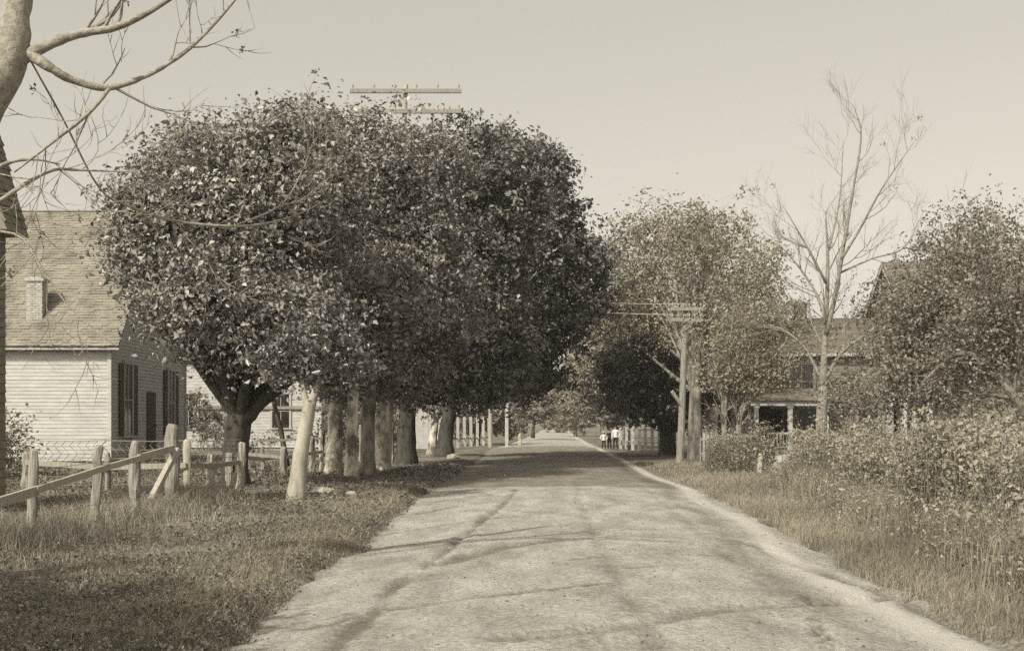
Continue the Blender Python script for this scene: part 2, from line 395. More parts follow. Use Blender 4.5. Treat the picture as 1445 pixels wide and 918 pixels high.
# ------------------------------------------------------------------ haze (closed box, sky outside)
hz = MB(); hz.box((20, 190, 9), (700, 560, 22))
m = bpy.data.materials.new('pale_haze'); m.use_nodes = True; t = m.node_tree; t.nodes.clear()
o_ = t.nodes.new('ShaderNodeOutputMaterial'); pv = t.nodes.new('ShaderNodeVolumePrincipled')
pv.inputs['Color'].default_value = (1, .97, .90, 1); pv.inputs['Density'].default_value = .0004; pv.inputs['Anisotropy'].default_value = .0
t.links.new(pv.outputs[0], o_.inputs['Volume'])
haze = tag(hz.build('haze', m), kind='stuff')
haze.location = (0, 0, 0)

# ------------------------------------------------------------------ building pieces
def siding(mb, a, b, z0, z1, exp=.125, clip=None, thick=.02):
    """lapped boards on the wall a->b (the outside lies to the right of a->b)"""
    a = np.array(a, float); b = np.array(b, float); d = b - a; Ln = np.linalg.norm(d); d /= Ln; n = np.array((d[1], -d[0]))
    z = z0
    while z < z1 - .01:
        zt = min(z + exp, z1); s0, s1 = 0., Ln; t0, t1 = 0., Ln
        if clip: s0, s1 = clip(z); t0, t1 = clip(zt)
        if s1 - s0 < .05: break
        th = thick * (.8 + .4 * random.random()); q = lambda s, zz, o: (*(a + d * s + n * o), zz)
        P = [q(s0, z, th), q(s1, z, th), q(t1, zt, .003), q(t0, zt, .003), q(s0, z, -.02), q(s1, z, -.02)]
        mb.add(P, [(0, 1, 2, 3), (4, 5, 1, 0)])
        z = zt
def shingles(mb, o, u, s, n, Lu, Ls, exp=.14, wd=(.12, .26), th=.032):
    o, u, s, n = (np.array(q, float) for q in (o, u, s, n))
    k = 0
    while k * exp < Ls:
        x = -random.random() * .1
        while x < Lu:
            wv = random.uniform(*wd); x0, x1 = max(x, 0), min(x + wv - .006, Lu); x += wv
            if x1 - x0 < .02: continue
            lo = k * exp + random.uniform(-.018, .012); hi = min(k * exp + exp * 1.5, Ls)
            t_ = th * random.uniform(.6, 1.5); q = lambda a_, b_, c_: o + u * a_ + s * b_ + n * c_
            mb.add([q(x0, lo, .0), q(x1, lo, .0), q(x1, lo, t_), q(x0, lo, t_), q(x1, hi, .004), q(x0, hi, .004)], [(0, 1, 2, 3), (3, 2, 4, 5), (0, 3, 5), (1, 4, 2)])
        k += 1
def window(parent, c, ax, wd, ht, name='window', shutters=False, frame=None, label=None):
    """ax: 'x' for a wall facing -y, 'y' for a wall facing +x; c is the middle on the wall face"""
    frame = frame or M['white']; fm = MB(); gm = MB(); sm_ = MB()
    def bx(mb, s, z, o, ls, lz, lo):
        if ax == 'x': mb.box((c[0] + s, c[1] - o, c[2] + z), (ls, lo, lz))
        else: mb.box((c[0] + o, c[1] + s, c[2] + z), (lo, ls, lz))
    fw = .11
    bx(fm, -wd / 2 - fw / 2, 0, .035, fw, ht, .07); bx(fm, wd / 2 + fw / 2, 0, .035, fw, ht, .07)
    bx(fm, 0, ht / 2 + .07, .045, wd + .3, .14, .09); bx(fm, 0, -ht / 2 - .04, .06, wd + .3, .08, .12)
    bx(sm_, 0, 0, .036, wd, .05, .03); bx(sm_, 0, ht / 4 + .012, .034, .03, ht / 2 - .03, .02); bx(sm_, 0, -ht / 4 - .012, .034, .03, ht / 2 - .03, .02)
    f = fm.build(name, frame, parent)
    sm_.build('sash', frame, f)
    bx(gm, 0, 0, .022, wd, ht, .012); gm.build('pane', M['glass'], f)
    if shutters:
        for sg in (-1, 1):
            q = MB(); w2 = wd * .5
            bx(q, sg * (wd / 2 + fw + w2 / 2 + .02), 0, .05, w2, ht, .04); q.build('shutter', M['shutter'], f)
    return f

def gable_house(t, x0, x1, y0, y1, ze, zr, wall, roofm, ov=.4, rake=.45, trim=None, exp=.125, sh=True, gables=(True, True), base_z=.25):
    """ridge along x; front faces -y"""
    trim = trim or M['white']; ym = (y0 + y1) / 2
    wm = MB()
    siding(wm, (x0, y0), (x1, y0), base_z, ze - .02, exp); siding(wm, (x1, y1), (x0, y1), base_z, ze - .02, exp)
    hw = (y1 - y0) / 2; sl = (zr - ze) / hw
    def clip(z): q = 0 if z <= ze else (z - ze) / sl; return (q, 2 * hw - q)
    siding(wm, (x1, y0), (x1, y1), base_z, zr - .05, exp, clip); siding(wm, (x0, y1), (x0, y0), base_z, zr - .05, exp, clip)
    wm.box(((x0 + x1) / 2, ym, (base_z + ze) / 2), (x1 - x0 - .06, y1 - y0 - .06, ze - base_z))
    wm.build('wall', wall, t)
    f = MB(); f.box(((x0 + x1) / 2, ym, base_z / 2 - .1), (x1 - x0 - .1, y1 - y0 - .1, base_z + .2)); f.build('foundation', M['stone'], t)
    for cx in (x0, x1):
        for cy in (y0, y1):
            c = MB(); c.box((cx, cy, (base_z + ze) / 2), (.13, .13, ze - base_z)); c.build('corner_board', trim, t)
    rm = MB(); n = math.hypot(1, sl); Ls = (hw + ov) * n
    for sg, yy in ((1, y0), (-1, y1)):
        s = np.array((0, sg, sl)) / n; nn = np.array((0, -sg * sl, 1)) / n
        o = np.array((x0 - rake, yy - sg * ov, ze - ov * sl)) + nn * .14
        if sh: shingles(rm, o, (1, 0, 0), s, nn, x1 - x0 + 2 * rake, Ls)
        mid = o + np.array((1, 0, 0)) * (x1 - x0 + 2 * rake) / 2 + s * Ls / 2 - nn * .04
        rm.box(mid, (x1 - x0 + 2 * rake, Ls, .075), np.array([(1, 0, 0), s, nn]).T)
    rm.box(((x0 + x1) / 2, ym, zr + .17), (x1 - x0 + 2 * rake, .16, .05))
    rf = rm.build('roof', roofm, t)
    e = MB()
    for sg, yy in ((1, y0), (-1, y1)):
        e.box(((x0 + x1) / 2, yy - sg * (ov + .02), ze - ov * sl + .06), (x1 - x0 + 2 * rake, .05, .16))
        e.box(((x0 + x1) / 2, yy - sg * ov * .5, ze - ov * sl + .01), (x1 - x0 + 2 * rake - .02, ov, .03))
        s = np.array((0, sg, sl)) / n
        for xx in (x0 - rake + .03, x1 + rake - .03):
            a = np.array((xx, yy - sg * ov, ze - ov * sl + .02)); e.bar(a, a + s * Ls, .16, .05, (1, 0, 0) if False else (0, -sg * sl, 1))
    e.build('eave_board', trim, t)
    return rf

def chimney(parent, x, y, z0, z1, wx=.55, wy=.5, mat=None):
    mb = MB(); z = z0; k = 0
    while z < z1:
        x_ = x - wx / 2; off = .11 if k % 2 else 0
        mb.box((x, y, z + .04), (wx - .006, wy - .006, .082))
        for sx in np.arange(-wx / 2 + off, wx / 2 - .02, .22):
            a, b_ = max(sx, -wx / 2), min(sx + .21, wx / 2)
            for yy in (-1, 1): mb.box((x + (a + b_) / 2, y + yy * (wy / 2 - .02 + random.uniform(0, .008)), z + .035), (b_ - a - .012, .05, .062))
            for xx in (-1, 1): mb.box((x + xx * (wx / 2 - .02 + random.uniform(0, .008)), y + (a + b_) / 2 * wy / wx, z + .035), (.05, (b_ - a) * wy / wx - .012, .062))
        z += .078; k += 1
    mb.box((x, y, z + .05), (wx + .12, wy + .12, .1)); mb.box((x, y, z + .13), (wx * .7, wy * .7, .07))
    return mb.build('chimney', mat or M['brick'], parent)

# ---- the shingled house on the left
t = thing('clapboard_house', 'white clapboard house with steep wood shingle roof and small pale chimney behind the rail fence', 'house', (-17, 46, 0))
hx1, hy0, hy1 = -13.62, 42.0, 51.6
rf = gable_house(t, -27, hx1, hy0, hy1, 4.35, 9.35, M['white'], M['shingle'], ov=.32, rake=.42)
chimney(rf, GX(50, 42.6), 42.75, 4.6, 6.35)
fb = MB(); fb.box((-20, hy0 - .03, 4.12), (12.9, .06, .36)); fb.build('eave_shade_frieze', M['wood'], t)  # frieze darker than the wall, carrying the eave's shadow in its colour
window(t, (hx1, 43.9, 2.35), 'y', .9, 2.5, shutters=True, frame=M['offwhite'])
window(t, (hx1, 49.4, 2.35), 'y', .9, 2.5, shutters=True, frame=M['offwhite'])
d = MB(); d.box((hx1 + .03, 46.7, 1.5), (.06, 1.05, 2.4)); dr_ = d.build('door', M['shutter'], t)
d = MB(); d.tube([(hx1 + .06, 47.1, 1.45), (hx1 + .13, 47.1, 1.45)], [.035, .03], 8); d.build('handle', M['iron'], dr_)
window(t, (hx1, 46.8, 6.2), 'y', .8, 1.3, frame=M['offwhite'])
d = MB()
for k in range(2): d.box((hx1 + .35 + .3 * k, 46.7, .15 - .08 * k), (.34 + .3 * k, 1.5, .3 - .16 * k))
d.build('doorstep', M['stone'], t)

# ---- the second white house seen between the trunks
t = thing('farmhouse', 'white clapboard house half hidden behind the big forked tree', 'house', (-14, 70, 0))
rf = gable_house(t, -19.5, -10.2, 66, 75, 5.4, 9.4, M['white'], M['shingle'], exp=.16)
window(t, (GX(266, 66), 66, 2.2), 'x', .9, 1.8); window(t, (-12.3, 66, 2.2), 'x', .9, 1.8, frame=M['offwhite'])
b_ = MB(); b_.box((-14.8, 65.93, 2.72 - .35), (9.2, .14, .16)); b_.build('belt_board', M['wood'], t)
chimney(rf, -14.5, 70.5, 8.6, 10.4)

# ---- neighbour at the frame's left edge: a narrow shed with a steep grey roof
t = thing('shed', 'narrow shed with steep grey shingled roof cut off by the left edge of the picture', 'shed', (-9, 19, 0))
cy0, cy1 = 19.4, 20.0; cx1 = GX(7, cy1); zc = W(0, 333, cy1)[2]
wm = MB(); siding(wm, (cx1, cy0), (cx1, cy1), .2, zc, .15); siding(wm, (cx1, cy1), (cx1 - 2.2, cy1), .2, zc, .15); siding(wm, (cx1 - 2.2, cy0), (cx1, cy0), .2, zc, .15)
wm.box((cx1 - 1.1, (cy0 + cy1) / 2, zc / 2 + .1), (2.14, cy1 - cy0 - .06, zc - .2)); wm.build('wall', M['siding_brown'], t)
rm = MB(); ex, ez = W(33, 331, cy1)[0], zc; tx_, tz_ = W(-32, 105, cy1)[0], W(-32, 105, cy1)[2]
prof = [(ex, ez), (tx_, tz_), (tx_ - .35, tz_ + .1), (tx_ - .7, tz_), (2 * (tx_ - .35) - ex, ez)]
ya, yb = cy0 - .12, cy1 + .2
rm.add([(x, ya, z) for x, z in prof] + [(x, yb, z) for x, z in prof], [(0, 1, 2, 3, 4), (9, 8, 7, 6, 5)] + [(k, k + 5, (k + 1) % 5 + 5, (k + 1) % 5) for k in range(5)])
s = np.array((tx_ - ex, 0, tz_ - ez)); Ls = np.linalg.norm(s); s = s / Ls; n_ = np.array((s[2], 0, -s[0]))
shingles(rm, (ex, ya, ez), (0, 1, 0), s, n_, yb - ya, Ls)
rm.build('roof', M['shingle_dark'], t)

# ---- porch house on the right
t = thing('porch_house', 'two storey house with white posted front porch behind the clipped hedge', 'house', (14, 56, 0))
x0, x1 = GX(1058, 54), GX(1252, 54)
rf = gable_house(t, x0, x1, 54, 62, 4.6, 6.25, M['siding_brown'], M['shingle_dark'], exp=.13, ov=.35)
chimney(rf, GX(1130, 57.5), 57.6, 5.6, 6.95, .5, .5, M['siding_brown'])
for px in (1131,): window(t, (GX(px, 54), 54, 3.35), 'x', 1.0, 1.5, frame=M['wood'])
for px in (1105, 1140, 1225): window(t, (GX(px, 54), 54, 1.4), 'x', .85, 1.5, frame=M['wood'])
px0, px1 = GX(1062, 51), GX(1172, 51)
pr = MB(); pr.add([(px0 - .25, 50.75, 2.55), (px1 + .25, 50.75, 2.55), (px1 + .25, 54, 3.05), (px0 - .25, 54, 3.05), (px0 - .25, 50.75, 2.47), (px1 + .25, 50.75, 2.47), (px1 + .25, 54, 2.9), (px0 - .25, 54, 2.9)],
                  [(0, 1, 2, 3), (4, 7, 6, 5), (0, 4, 5, 1), (1, 5, 6, 2), (3, 7, 4, 0)])
pr.build('porch_roof', M['shingle_dark'], t)
q = MB(); q.box(((px0 + px1) / 2, 50.95, 2.36), (px1 - px0 + .2, .14, .22)); q.build('porch_beam', M['white'], t)
for px in (1067, 1115, 1166):
    q = MB(); xx = GX(px, 51); q.box((xx, 51, 1.3), (.17, .17, 1.9)); q.box((xx, 51, 2.2), (.24, .24, .08)); q.box((xx, 51, .52), (.22, .22, .2)); q.build('post', M['white'], t)
q = MB(); q.box(((px0 + px1) / 2, 52.4, .3), (px1 - px0 + .3, 3.1, .3)); q.build('porch_floor', M['wood'], t)
q = MB(); q.box(((px0 + px1) / 2, 51, 1.12), (px1 - px0 - .2, .07, .08)); q.box(((px0 + px1) / 2, 51, .56), (px1 - px0 - .2, .06, .06))
for xx in np.arange(px0 + .1, px1, .13): q.box((xx, 51, .84), (.035, .035, .5))
q.build('railing', M['offwhite'], t)
q = MB(); q.box((GX(1085, 54), 53.95, 1.5), (.95, .06, 2.1)); q.build('door', M['shutter'], t)

# ---- the taller house behind the right-hand trees
t = thing('tall_house', 'tall house with dark roof and pale porch posts behind the fruit trees on the right', 'house', (21, 56, 0))
x0, x1 = GX(1266, 54), GX(1445, 54)
rf = gable_house(t, x0 + .3, x1, 52, 60, 5.6, 8.6, M['siding_brown'], M['shingle_dark'], exp=.13, ov=.35, rake=.4)
for px in (1290, 1350, 1405): window(t, (GX(px, 52), 52, 4.1), 'x', 1.0, 1.6)
for px in (1256, 1275, 1292, 1312):
    q = MB(); xx = GX(px, 49.5); q.box((xx, 49.5, 1.35), (.2, .2, 2.3)); q.box((xx, 49.5, 2.5), (.28, .28, .1)); q.build('post', M['white'], t)
xa, xb = GX(1250, 49.5), GX(1320, 49.5)
q = MB(); q.box(((xa + xb) / 2, 50.7, 2.68), (xb - xa + .3, 2.8, .2)); q.build('porch_roof', M['offwhite'], t)
q = MB(); q.box(((xa + xb) / 2, 50.7, .15), (xb - xa + .3, 2.7, .35)); q.build('porch_floor', M['wood'], t)

# ------------------------------------------------------------------ fences
def post_mb(x, y, z1, r, lean=(0, 0), n=7, z0=-.25, pointy=False):
    mb = MB(); k = 9; zs = np.linspace(z0, z1, k)
    pts = [(x + lean[0] * (z - z0) + random.uniform(-1, 1) * r * .2, y + lean[1] * (z - z0) + random.uniform(-1, 1) * r * .2, z) for z in zs]
    rad = [r * random.uniform(.86, 1.12) for _ in zs]; rad[-1] *= .93
    pts.append((pts[-1][0] + r * .1, pts[-1][1], z1 + r * (.5 if not pointy else 1.2))); rad.append(r * .55)
    mb.tube(pts, rad, 12, True, .10); return mb
def zpx(py, D): return H - (py - HY) / F * D
t = thing('rail_fence', 'weathered rail fence with fat corner post and diagonal brace on the left verge', 'fence', (W(243, 717, 22)[0], 22, 0))
NP = [(47, 15.4, 636, .060, .03), (137, 17.9, 631, .076, .04), (190, 19.4, 625, .088, .0), (243, 22.0, 603, .132, .01)]
for px, D, pt, r, ln in NP:
    post_mb(GX(px, D) - ln, D, zpx(pt, D), r * .92, (ln, 0), 8).build('post', M['wood'], t)
def rail(parent, pts, wd=.1, th=.04, mat=None):
    mb = MB()
    for a, b in zip(pts[:-1], pts[1:]): mb.bar(a, b, wd, th)
    return mb.build('rail', mat or M['wood_pale'], parent)
off = np.array((.09, -.10, 0))
rail(t, [W(-90, 733, 13) + off, W(47, 691, 15.4) + off], .12, .05)
rail(t, [W(45, 690.5, 15.3) + off, W(137, 661, 17.9) + off, W(190, 646, 19.4) + off], .085, .05)
rail(t, [W(190, 646, 19.4) + off, W(240, 632, 21.9) + off], .12, .05)
mb = MB(); mb.bar(W(250, 634, 21.7), W(197, 727, 20.3) + (0, 0, -.1), .10, .09); mb.build('brace', M['wood_pale'], t)
mb = MB()
for h in (.35, .95):
    for a, b in zip(NP[:-1], NP[1:]): mb.tube([(GX(a[0], a[1]), a[1], h), (GX((a[0] + b[0]) / 2, (a[1] + b[1]) / 2), (a[1] + b[1]) / 2, h - .02), (GX(b[0], b[1]), b[1], h)], [.004] * 3, 4)
mb.build('wire', M['wire'], t)

t = thing('wire_fence', 'woven wire fence with one low rail crossing the yard behind the rail fence', 'fence', (GX(265, 26), 26, 0))
WP = [(-30, 25.4, 640, .09), (36, 25.6, 640, .10), (152, 25.8, 640, .06), (265, 26.0, 622, .075), (297, 26.6, 643, .09), (323, 28.4, 641, .09), (338, 27.4, 626, .085)]
for px, D, pt, r in WP:
    post_mb(GX(px, D), D, zpx(pt, D), r, (random.uniform(-.04, .04), 0), 7).build('post', M['wood_pale'] if px in (297, 265, 338) else M['wood'], t)
rail(t, [W(36, 652, 25.5), W(150, 659, 25.7), W(262, 656, 25.9)], .11, .045)
rail(t, [W(262, 657, 25.9), W(300, 657, 26.5), W(338, 652, 27.3)], .10, .045, M['wood'])
mb = MB()
for (a, b) in (((36, 25.62), (150, 25.82)), ((150, 25.82), (262, 26.0)), ((265, 26.05), (340, 27.45))):
    A = np.array((GX(*a), a[1])); B = np.array((GX(*b), b[1])); Ln = np.linalg.norm(B - A); d = (B - A) / Ln
    zt, zb = (1.16, .25)
    for k in range(6):
        z = zb + (zt - zb) * k / 5
        mb.tube([(*(A + d * s_), z - .015 * math.sin(math.pi * s_ / Ln) + random.uniform(-.006, .006)) for s_ in np.linspace(0, Ln, 8)], [.010 if k == 5 else .007] * 8, 3, False)
    for s_ in np.arange(0, Ln, .16):
        z = zb
        while z < zt - .05:
            z2 = min(z + .18, zt); o = .08 * (1 if int(round((z - zb) / .18)) % 2 else -1)
            mb.tube([(*(A + d * s_), z), (*(A + d * (s_ + o)), (z + z2) / 2), (*(A + d * s_), z2)], [.007] * 3, 3, False); z = z2
mb.build('wire_mesh', M['wire'], t)

t = thing('yard_fence', 'broken old yard fence of grey posts under the trees before the second white house', 'fence', (GX(400, 36), 36, 0))
for px, D, pt, r in [(371, 36, 630, .05), (400, 35, 632, .10), (440, 37, 618, .10), (453, 38, 608, .06), (462, 36, 615, .07), (509, 47, 600, .06), (553, 47, 590, .07)]:
    post_mb(GX(px, D), D, zpx(pt, D), r).build('post', M['wood'] if px != 453 else M['wood_pale'], t)
rail(t, [W(345, 640, 36), W(400, 645, 35.5), W(455, 637, 36.5)], .09, .04, M['wood'])
rail(t, [W(360, 622, 37), W(455, 618, 37.5)], .07, .04, M['wood'])

def pale_fence(name, label, xa, ya, xb, yb, h, spacing, wd, mat, rails=(.35, .85), jitter=.06, top=0):
    t = thing(name, label, 'fence', (xa, ya, 0)); n = int(math.hypot(xb - xa, yb - ya) / spacing)
    for k in range(min(n + 1, 95)):
        s = k / n; hh = h * (1 + random.uniform(-jitter, jitter)); x, y = xa + (xb - xa) * s, ya + (yb - ya) * s
        q = MB(); ln = random.uniform(-.02, .02)
        q.add([(x - wd / 2, y, -.05), (x + wd / 2, y, -.05), (x + wd / 2 + ln, y, hh), (x + ln, y, hh + wd * .6), (x - wd / 2 + ln, y, hh)] + [(x - wd / 2, y + .03, -.05), (x + wd / 2, y + .03, -.05), (x + wd / 2 + ln, y + .03, hh), (x + ln, y + .03, hh + wd * .6), (x - wd / 2 + ln, y + .03, hh)],
              [(0, 1, 2, 3, 4), (9, 8, 7, 6, 5), (0, 5, 6, 1), (1, 6, 7, 2), (2, 7, 8, 3), (3, 8, 9, 4), (4, 9, 5, 0)])
        q.build('pale', mat, t)
    for rz in rails:
        q = MB(); q.bar((xa, ya + .05, h * rz), (xb, yb + .05, h * rz), .08, .04); q.build('rail', M['wood'], t)
    return t
pale_fence('board_fence', 'tall tight whitewashed board fence between dark trunks on the left', GX(566, 71), 71, GX(622, 70), 70, 2.2, .16, .15, M['white'])
pale_fence('paling_fence', 'open fence of widely spaced pale palings left of the tall white post', GX(636, 76), 76, GX(690, 86), 86, 1.95, 1.7, .19, M['offwhite'], (.3,))
pale_fence('picket_fence', 'pale picket fence under dark trees beside the group of boys', GX(876, 74), 74, GX(952, 63), 63, 1.4, 1.35, .17, M['white'])
pale_fence('grey_fence', 'grey paling fence in shade between telegraph pole and clipped hedge', GX(982, 47), 47, GX(1062, 45), 45, 1.1, .19, .09, M['offwhite'])

t = thing('gate_post', 'tall square white post standing alone at the road edge', 'post', (GX(715, 77), 77, 0))
q = MB(); q.box((GX(715, 77), 77, 1.3), (.2, .2, 2.8)); q.build('shaft', M['white'], t)
q = MB(); q.box((GX(715, 77), 77, 2.73), (.27, .27, .07)); q.build('cap', M['white'], t)
tag(post_mb(GX(734, 84), 84, .8, .13).build('marker_post', M['wood_pale']), 'short stubby pale post on the verge beyond the tall white post', 'post')

# ------------------------------------------------------------------ poles and wires
def utility_pole(label, base, top, r, arms, wd, mat):
    t = thing('utility_pole', label, 'utility pole', tuple(base)); base = np.array(base); top = np.array(top)
    mb = MB(); mb.tube([base - (0, 0, .3)] + list(wob(base, top, 6, .012)), [r * 1.25] + list(np.linspace(r * 1.2, r * .8, 6)), 10); mb.build('pole', mat, t)
    ends = []
    for dz in arms:
        c = top - (0, 0, dz); q = MB(); q.box(c + (0, -r - .04, 0), (wd, .09, .12)); a = q.build('crossarm', M['wood'], t)
        for k in range(6):
            x = (k - 2.5) / 2.5 * (wd / 2 - .08); p = c + (x, -r - .04, .06)
            q = MB(); q.tube([p, p + (0, 0, .05), p + (0, 0, .07), p + (0, 0, .13), p + (0, 0, .15)], [.015, .015, .035, .04, .02], 7); q.build('insulator', M['ceramic'], a)
            ends.append(p + (0, 0, .12))
    return t, ends
PD = 46.
pt, ends_r = utility_pole('short leaning telegraph pole with two crossarms standing at the right road edge', W(959, 655, PD), W(968, 428, PD), .12, (.22, .62), 1.2, M['wood'])
q = MB(); q.tube([W(968, 440, PD), W(1042, 628, PD - .5)], [.014, .014], 5); q.build('guy_wire', M['wire'], pt)
q = MB(); q.bar(W(962, 572, PD - .1), W(948, 552, PD - .3), .12, .08); q.build('step_block', M['wood_pale'], pt)
q = MB(); q.bar(W(985, 446, PD - .2), W(966, 466, PD - .15), .05, .03); q.build('brace', M['wood'], pt)
lt, ends_l = utility_pole('tall slim pole rising through the big leafy trees with wide crossarms above them', W(547, 667, 38), W(573, 120, 38), .085, (.22, .84), 3.4, M['wood_pale'])
t3, ends_f = utility_pole('pale straight pole nearer the paling fence, its top lost in the dark crown', np.array((GX(692, 77), 77, 0)), np.array((GX(692, 77), 77, 9.6)), .105, (.3, .8), 1.6, M['wood_pale'])
for k, (a, b) in enumerate(((ends_r[0], ends_f[4]), (ends_r[2], ends_f[5]), (ends_r[6], ends_f[10]), (ends_r[8], ends_f[11]))):
    q = MB(); s_ = np.linspace(0, 1, 16); q.tube([a + (b - a) * u - np.array((0, 0, .28 * 4 * u * (1 - u) * .5)) for u in s_], [.013] * 16, 4)
    tag(q.build('telephone_wire', M['wood_pale'], None), ('upper wire', 'upper wire', 'lower wire', 'lower wire')[k] + ' strung across the road from ' + ('an upper' if k < 2 else 'a lower') + ' crossarm of the telegraph pole', 'wire', ('upper telephone wires', 'lower telephone wires')[k // 2])

# ------------------------------------------------------------------ trees
def leafy_tree(name, label, trunk, rad, blobs, leaf, bark, group=None, per_m2=170, size=.19, nlimb=None, sides=10, forks=None, extra=True, **k):
    base = np.array(trunk[0]); t = thing(name, label, 'tree', (base[0], base[1], 0), group)
    mb = MB(); P = smooth_path(trunk, 5); r = np.interp(np.linspace(0, 1, len(P)), np.linspace(0, 1, len(rad)), rad)
    P = [np.array(p) for p in P]; P[0] = P[0] - (0, 0, .3)
    jit = 1 + .03 * rng.normal(size=len(r)); jit[0] = 1.35; jit[1] = 1.12; mb.tube(P, np.array(r) * jit, 16 if sides == 10 else sides, True, .07)
    if forks:
        for fp, fr in forks:
            Q = smooth_path(fp, 5); mb.tube(Q, np.interp(np.linspace(0, 1, len(Q)), np.linspace(0, 1, len(fr)), fr) * (1 + .05 * rng.normal(size=len(Q))), 12, True, .06)
    tip = P[-1]
    if extra:
        for c, rr in blobs:
            for j in range(2):
                e = np.array(c) + unit(rng.normal(size=3)) * np.array(rr) * (.45 if j == 0 else .75); st = P[-1 - (j * 2) % 4]
                mid = (st + e) / 2 + np.array((0, 0, .25)) + rng.normal(size=3) * .2
                Q = smooth_path([st, mid, e], 4); mb.tube(Q, np.linspace(rad[-1] * .6, .02, len(Q)), 6, False)
                for _ in range(4):
                    i = rng.integers(3, len(Q)); grow(mb, Q[i], unit(Q[-1] - Q[0]) + rng.normal(size=3) * .7, .4 * float(np.mean(rr)), .02, 1, 2, .1, .7, 2)
    mb.build('trunk', bark, t, True)
    crown('crown', blobs, leaf, t, per_m2, size, **k)
    return t

# A: the great forked maple behind the wire fence
leafy_tree('maple_tree', 'big tree with black forked trunk and broad bright crown behind the wire fence', [W(331, 688, 28.7), W(334, 620, 28.7), W(340, 575, 28.7)], [.34, .28, .27],
           [pb(330, 330, 29.2, 145, 140, 2.34), pb(245, 335, 28.7, 82, 92, 1.72), pb(420, 270, 29.7, 110, 110, 2.03), pb(300, 425, 27.2, 105, 75, 1.17), pb(400, 450, 28.2, 95, 70, 1.56), pb(220, 275, 28.7, 52, 52, 1.01), pb(212, 345, 28.2, 40, 42, 0.94), pb(238, 405, 28.7, 42, 42, 0.94), pb(345, 225, 29.7, 90, 50, 1.40), pb(265, 225, 29.7, 50, 45, 0.94), pb(300, 480, 27.7, 55, 35, 0.78), pb(420, 500, 27.7, 60, 35, 0.86)],
           M['leaf'], M['bark'], per_m2=350, size=.14, clump=.5, lump=.32,
           forks=[([W(338, 590, 28.7), W(318, 540, 28.7), W(308, 480, 28.7), W(290, 400, 28.7)], [.21, .18, .15, .09]), ([W(345, 590, 28.7), W(378, 555, 28.5), W(425, 522, 28.2), W(470, 470, 28.2)], [.22, .16, .12, .06]), ([W(342, 570, 28.7), W(350, 540, 28.9), W(372, 500, 29.1), W(390, 420, 29.2)], [.19, .14, .11, .06])])
leafy_tree('maple_tree', 'slender pale leaning trunk standing on the grass in front of the tree row', [W(416, 706, 24), W(424, 640, 24.1), W(433, 590, 24.2), W(439, 565, 24.2)], [.165, .135, .125, .115],
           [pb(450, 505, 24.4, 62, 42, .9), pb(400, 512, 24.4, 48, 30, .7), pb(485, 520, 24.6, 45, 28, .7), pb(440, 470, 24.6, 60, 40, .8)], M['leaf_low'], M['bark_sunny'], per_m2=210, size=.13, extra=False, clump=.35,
           forks=[([W(437, 577, 24.2), W(429, 555, 24.2), W(424, 510, 24.4), W(420, 470, 24.6)], [.085, .06, .035, .015]), ([W(439, 572, 24.2), W(447, 545, 24.2), W(458, 500, 24.6), W(462, 450, 25)], [.09, .065, .035, .015]), ([W(446, 548, 24.2), W(468, 525, 24.4), W(490, 505, 24.6)], [.05, .03, .012])])
ROW = [ # px, base py, half-width px, bark, label, blobs
    (472, 673, 11.5, 'bark_pale', 'pale sunlit trunk, first of the close row of four behind the leaning one',
     [pb(480, 330, 36, 95, 120, 2.4), pb(445, 210, 36.5, 75, 50, 2.0), pb(450, 430, 35, 70, 70, 1.6), pb(470, 535, 35, 40, 32, .9)]),
    (495, 677, 9.5, 'bark_pale', 'thinner pale trunk, second of the close row of four',
     [pb(530, 430, 34, 85, 85, 1.8), pb(500, 500, 34, 60, 50, 1.2), pb(505, 222, 36, 55, 42, 1.6)]),
    (518, 674, 10.5, 'bark_mid', 'dark mottled trunk, third of the close row of four',
     [pb(545, 280, 37, 90, 110, 2.2), pb(520, 540, 35.5, 45, 32, .9), pb(560, 350, 37, 80, 90, 2.0)]),
    (538, 668, 11, 'bark_pale', 'mottled trunk with pale lower half, last of the close row of four',
     [pb(590, 410, 38, 85, 100, 2.2), pb(585, 245, 38.5, 72, 52, 2.0), pb(570, 520, 38, 60, 45, 1.2)]),
]
for px, by, hw, bk, lab, bl in ROW:
    D = H * F / (by - HY)
    leafy_tree('maple_tree', lab, [W(px, by, D), W(px + 1, 620, D), W(px + 3, 560, D), W(px + 8, 500, D)], [hw * D / F * 1.05, hw * D / F * .88, hw * D / F * .8, hw * D / F * .65], bl, M['leaf'], M[bk], 'close row of maples left of the road', per_m2=310, size=.145, lump=.3)
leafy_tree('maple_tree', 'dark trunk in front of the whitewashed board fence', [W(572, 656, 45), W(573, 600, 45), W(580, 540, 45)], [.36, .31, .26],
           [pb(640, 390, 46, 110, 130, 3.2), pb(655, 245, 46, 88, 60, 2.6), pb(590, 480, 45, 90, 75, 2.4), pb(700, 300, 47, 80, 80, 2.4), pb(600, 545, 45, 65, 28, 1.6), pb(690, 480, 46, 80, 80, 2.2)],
           M['leaf_dark'], M['bark'], per_m2=230, size=.19, lump=.3)
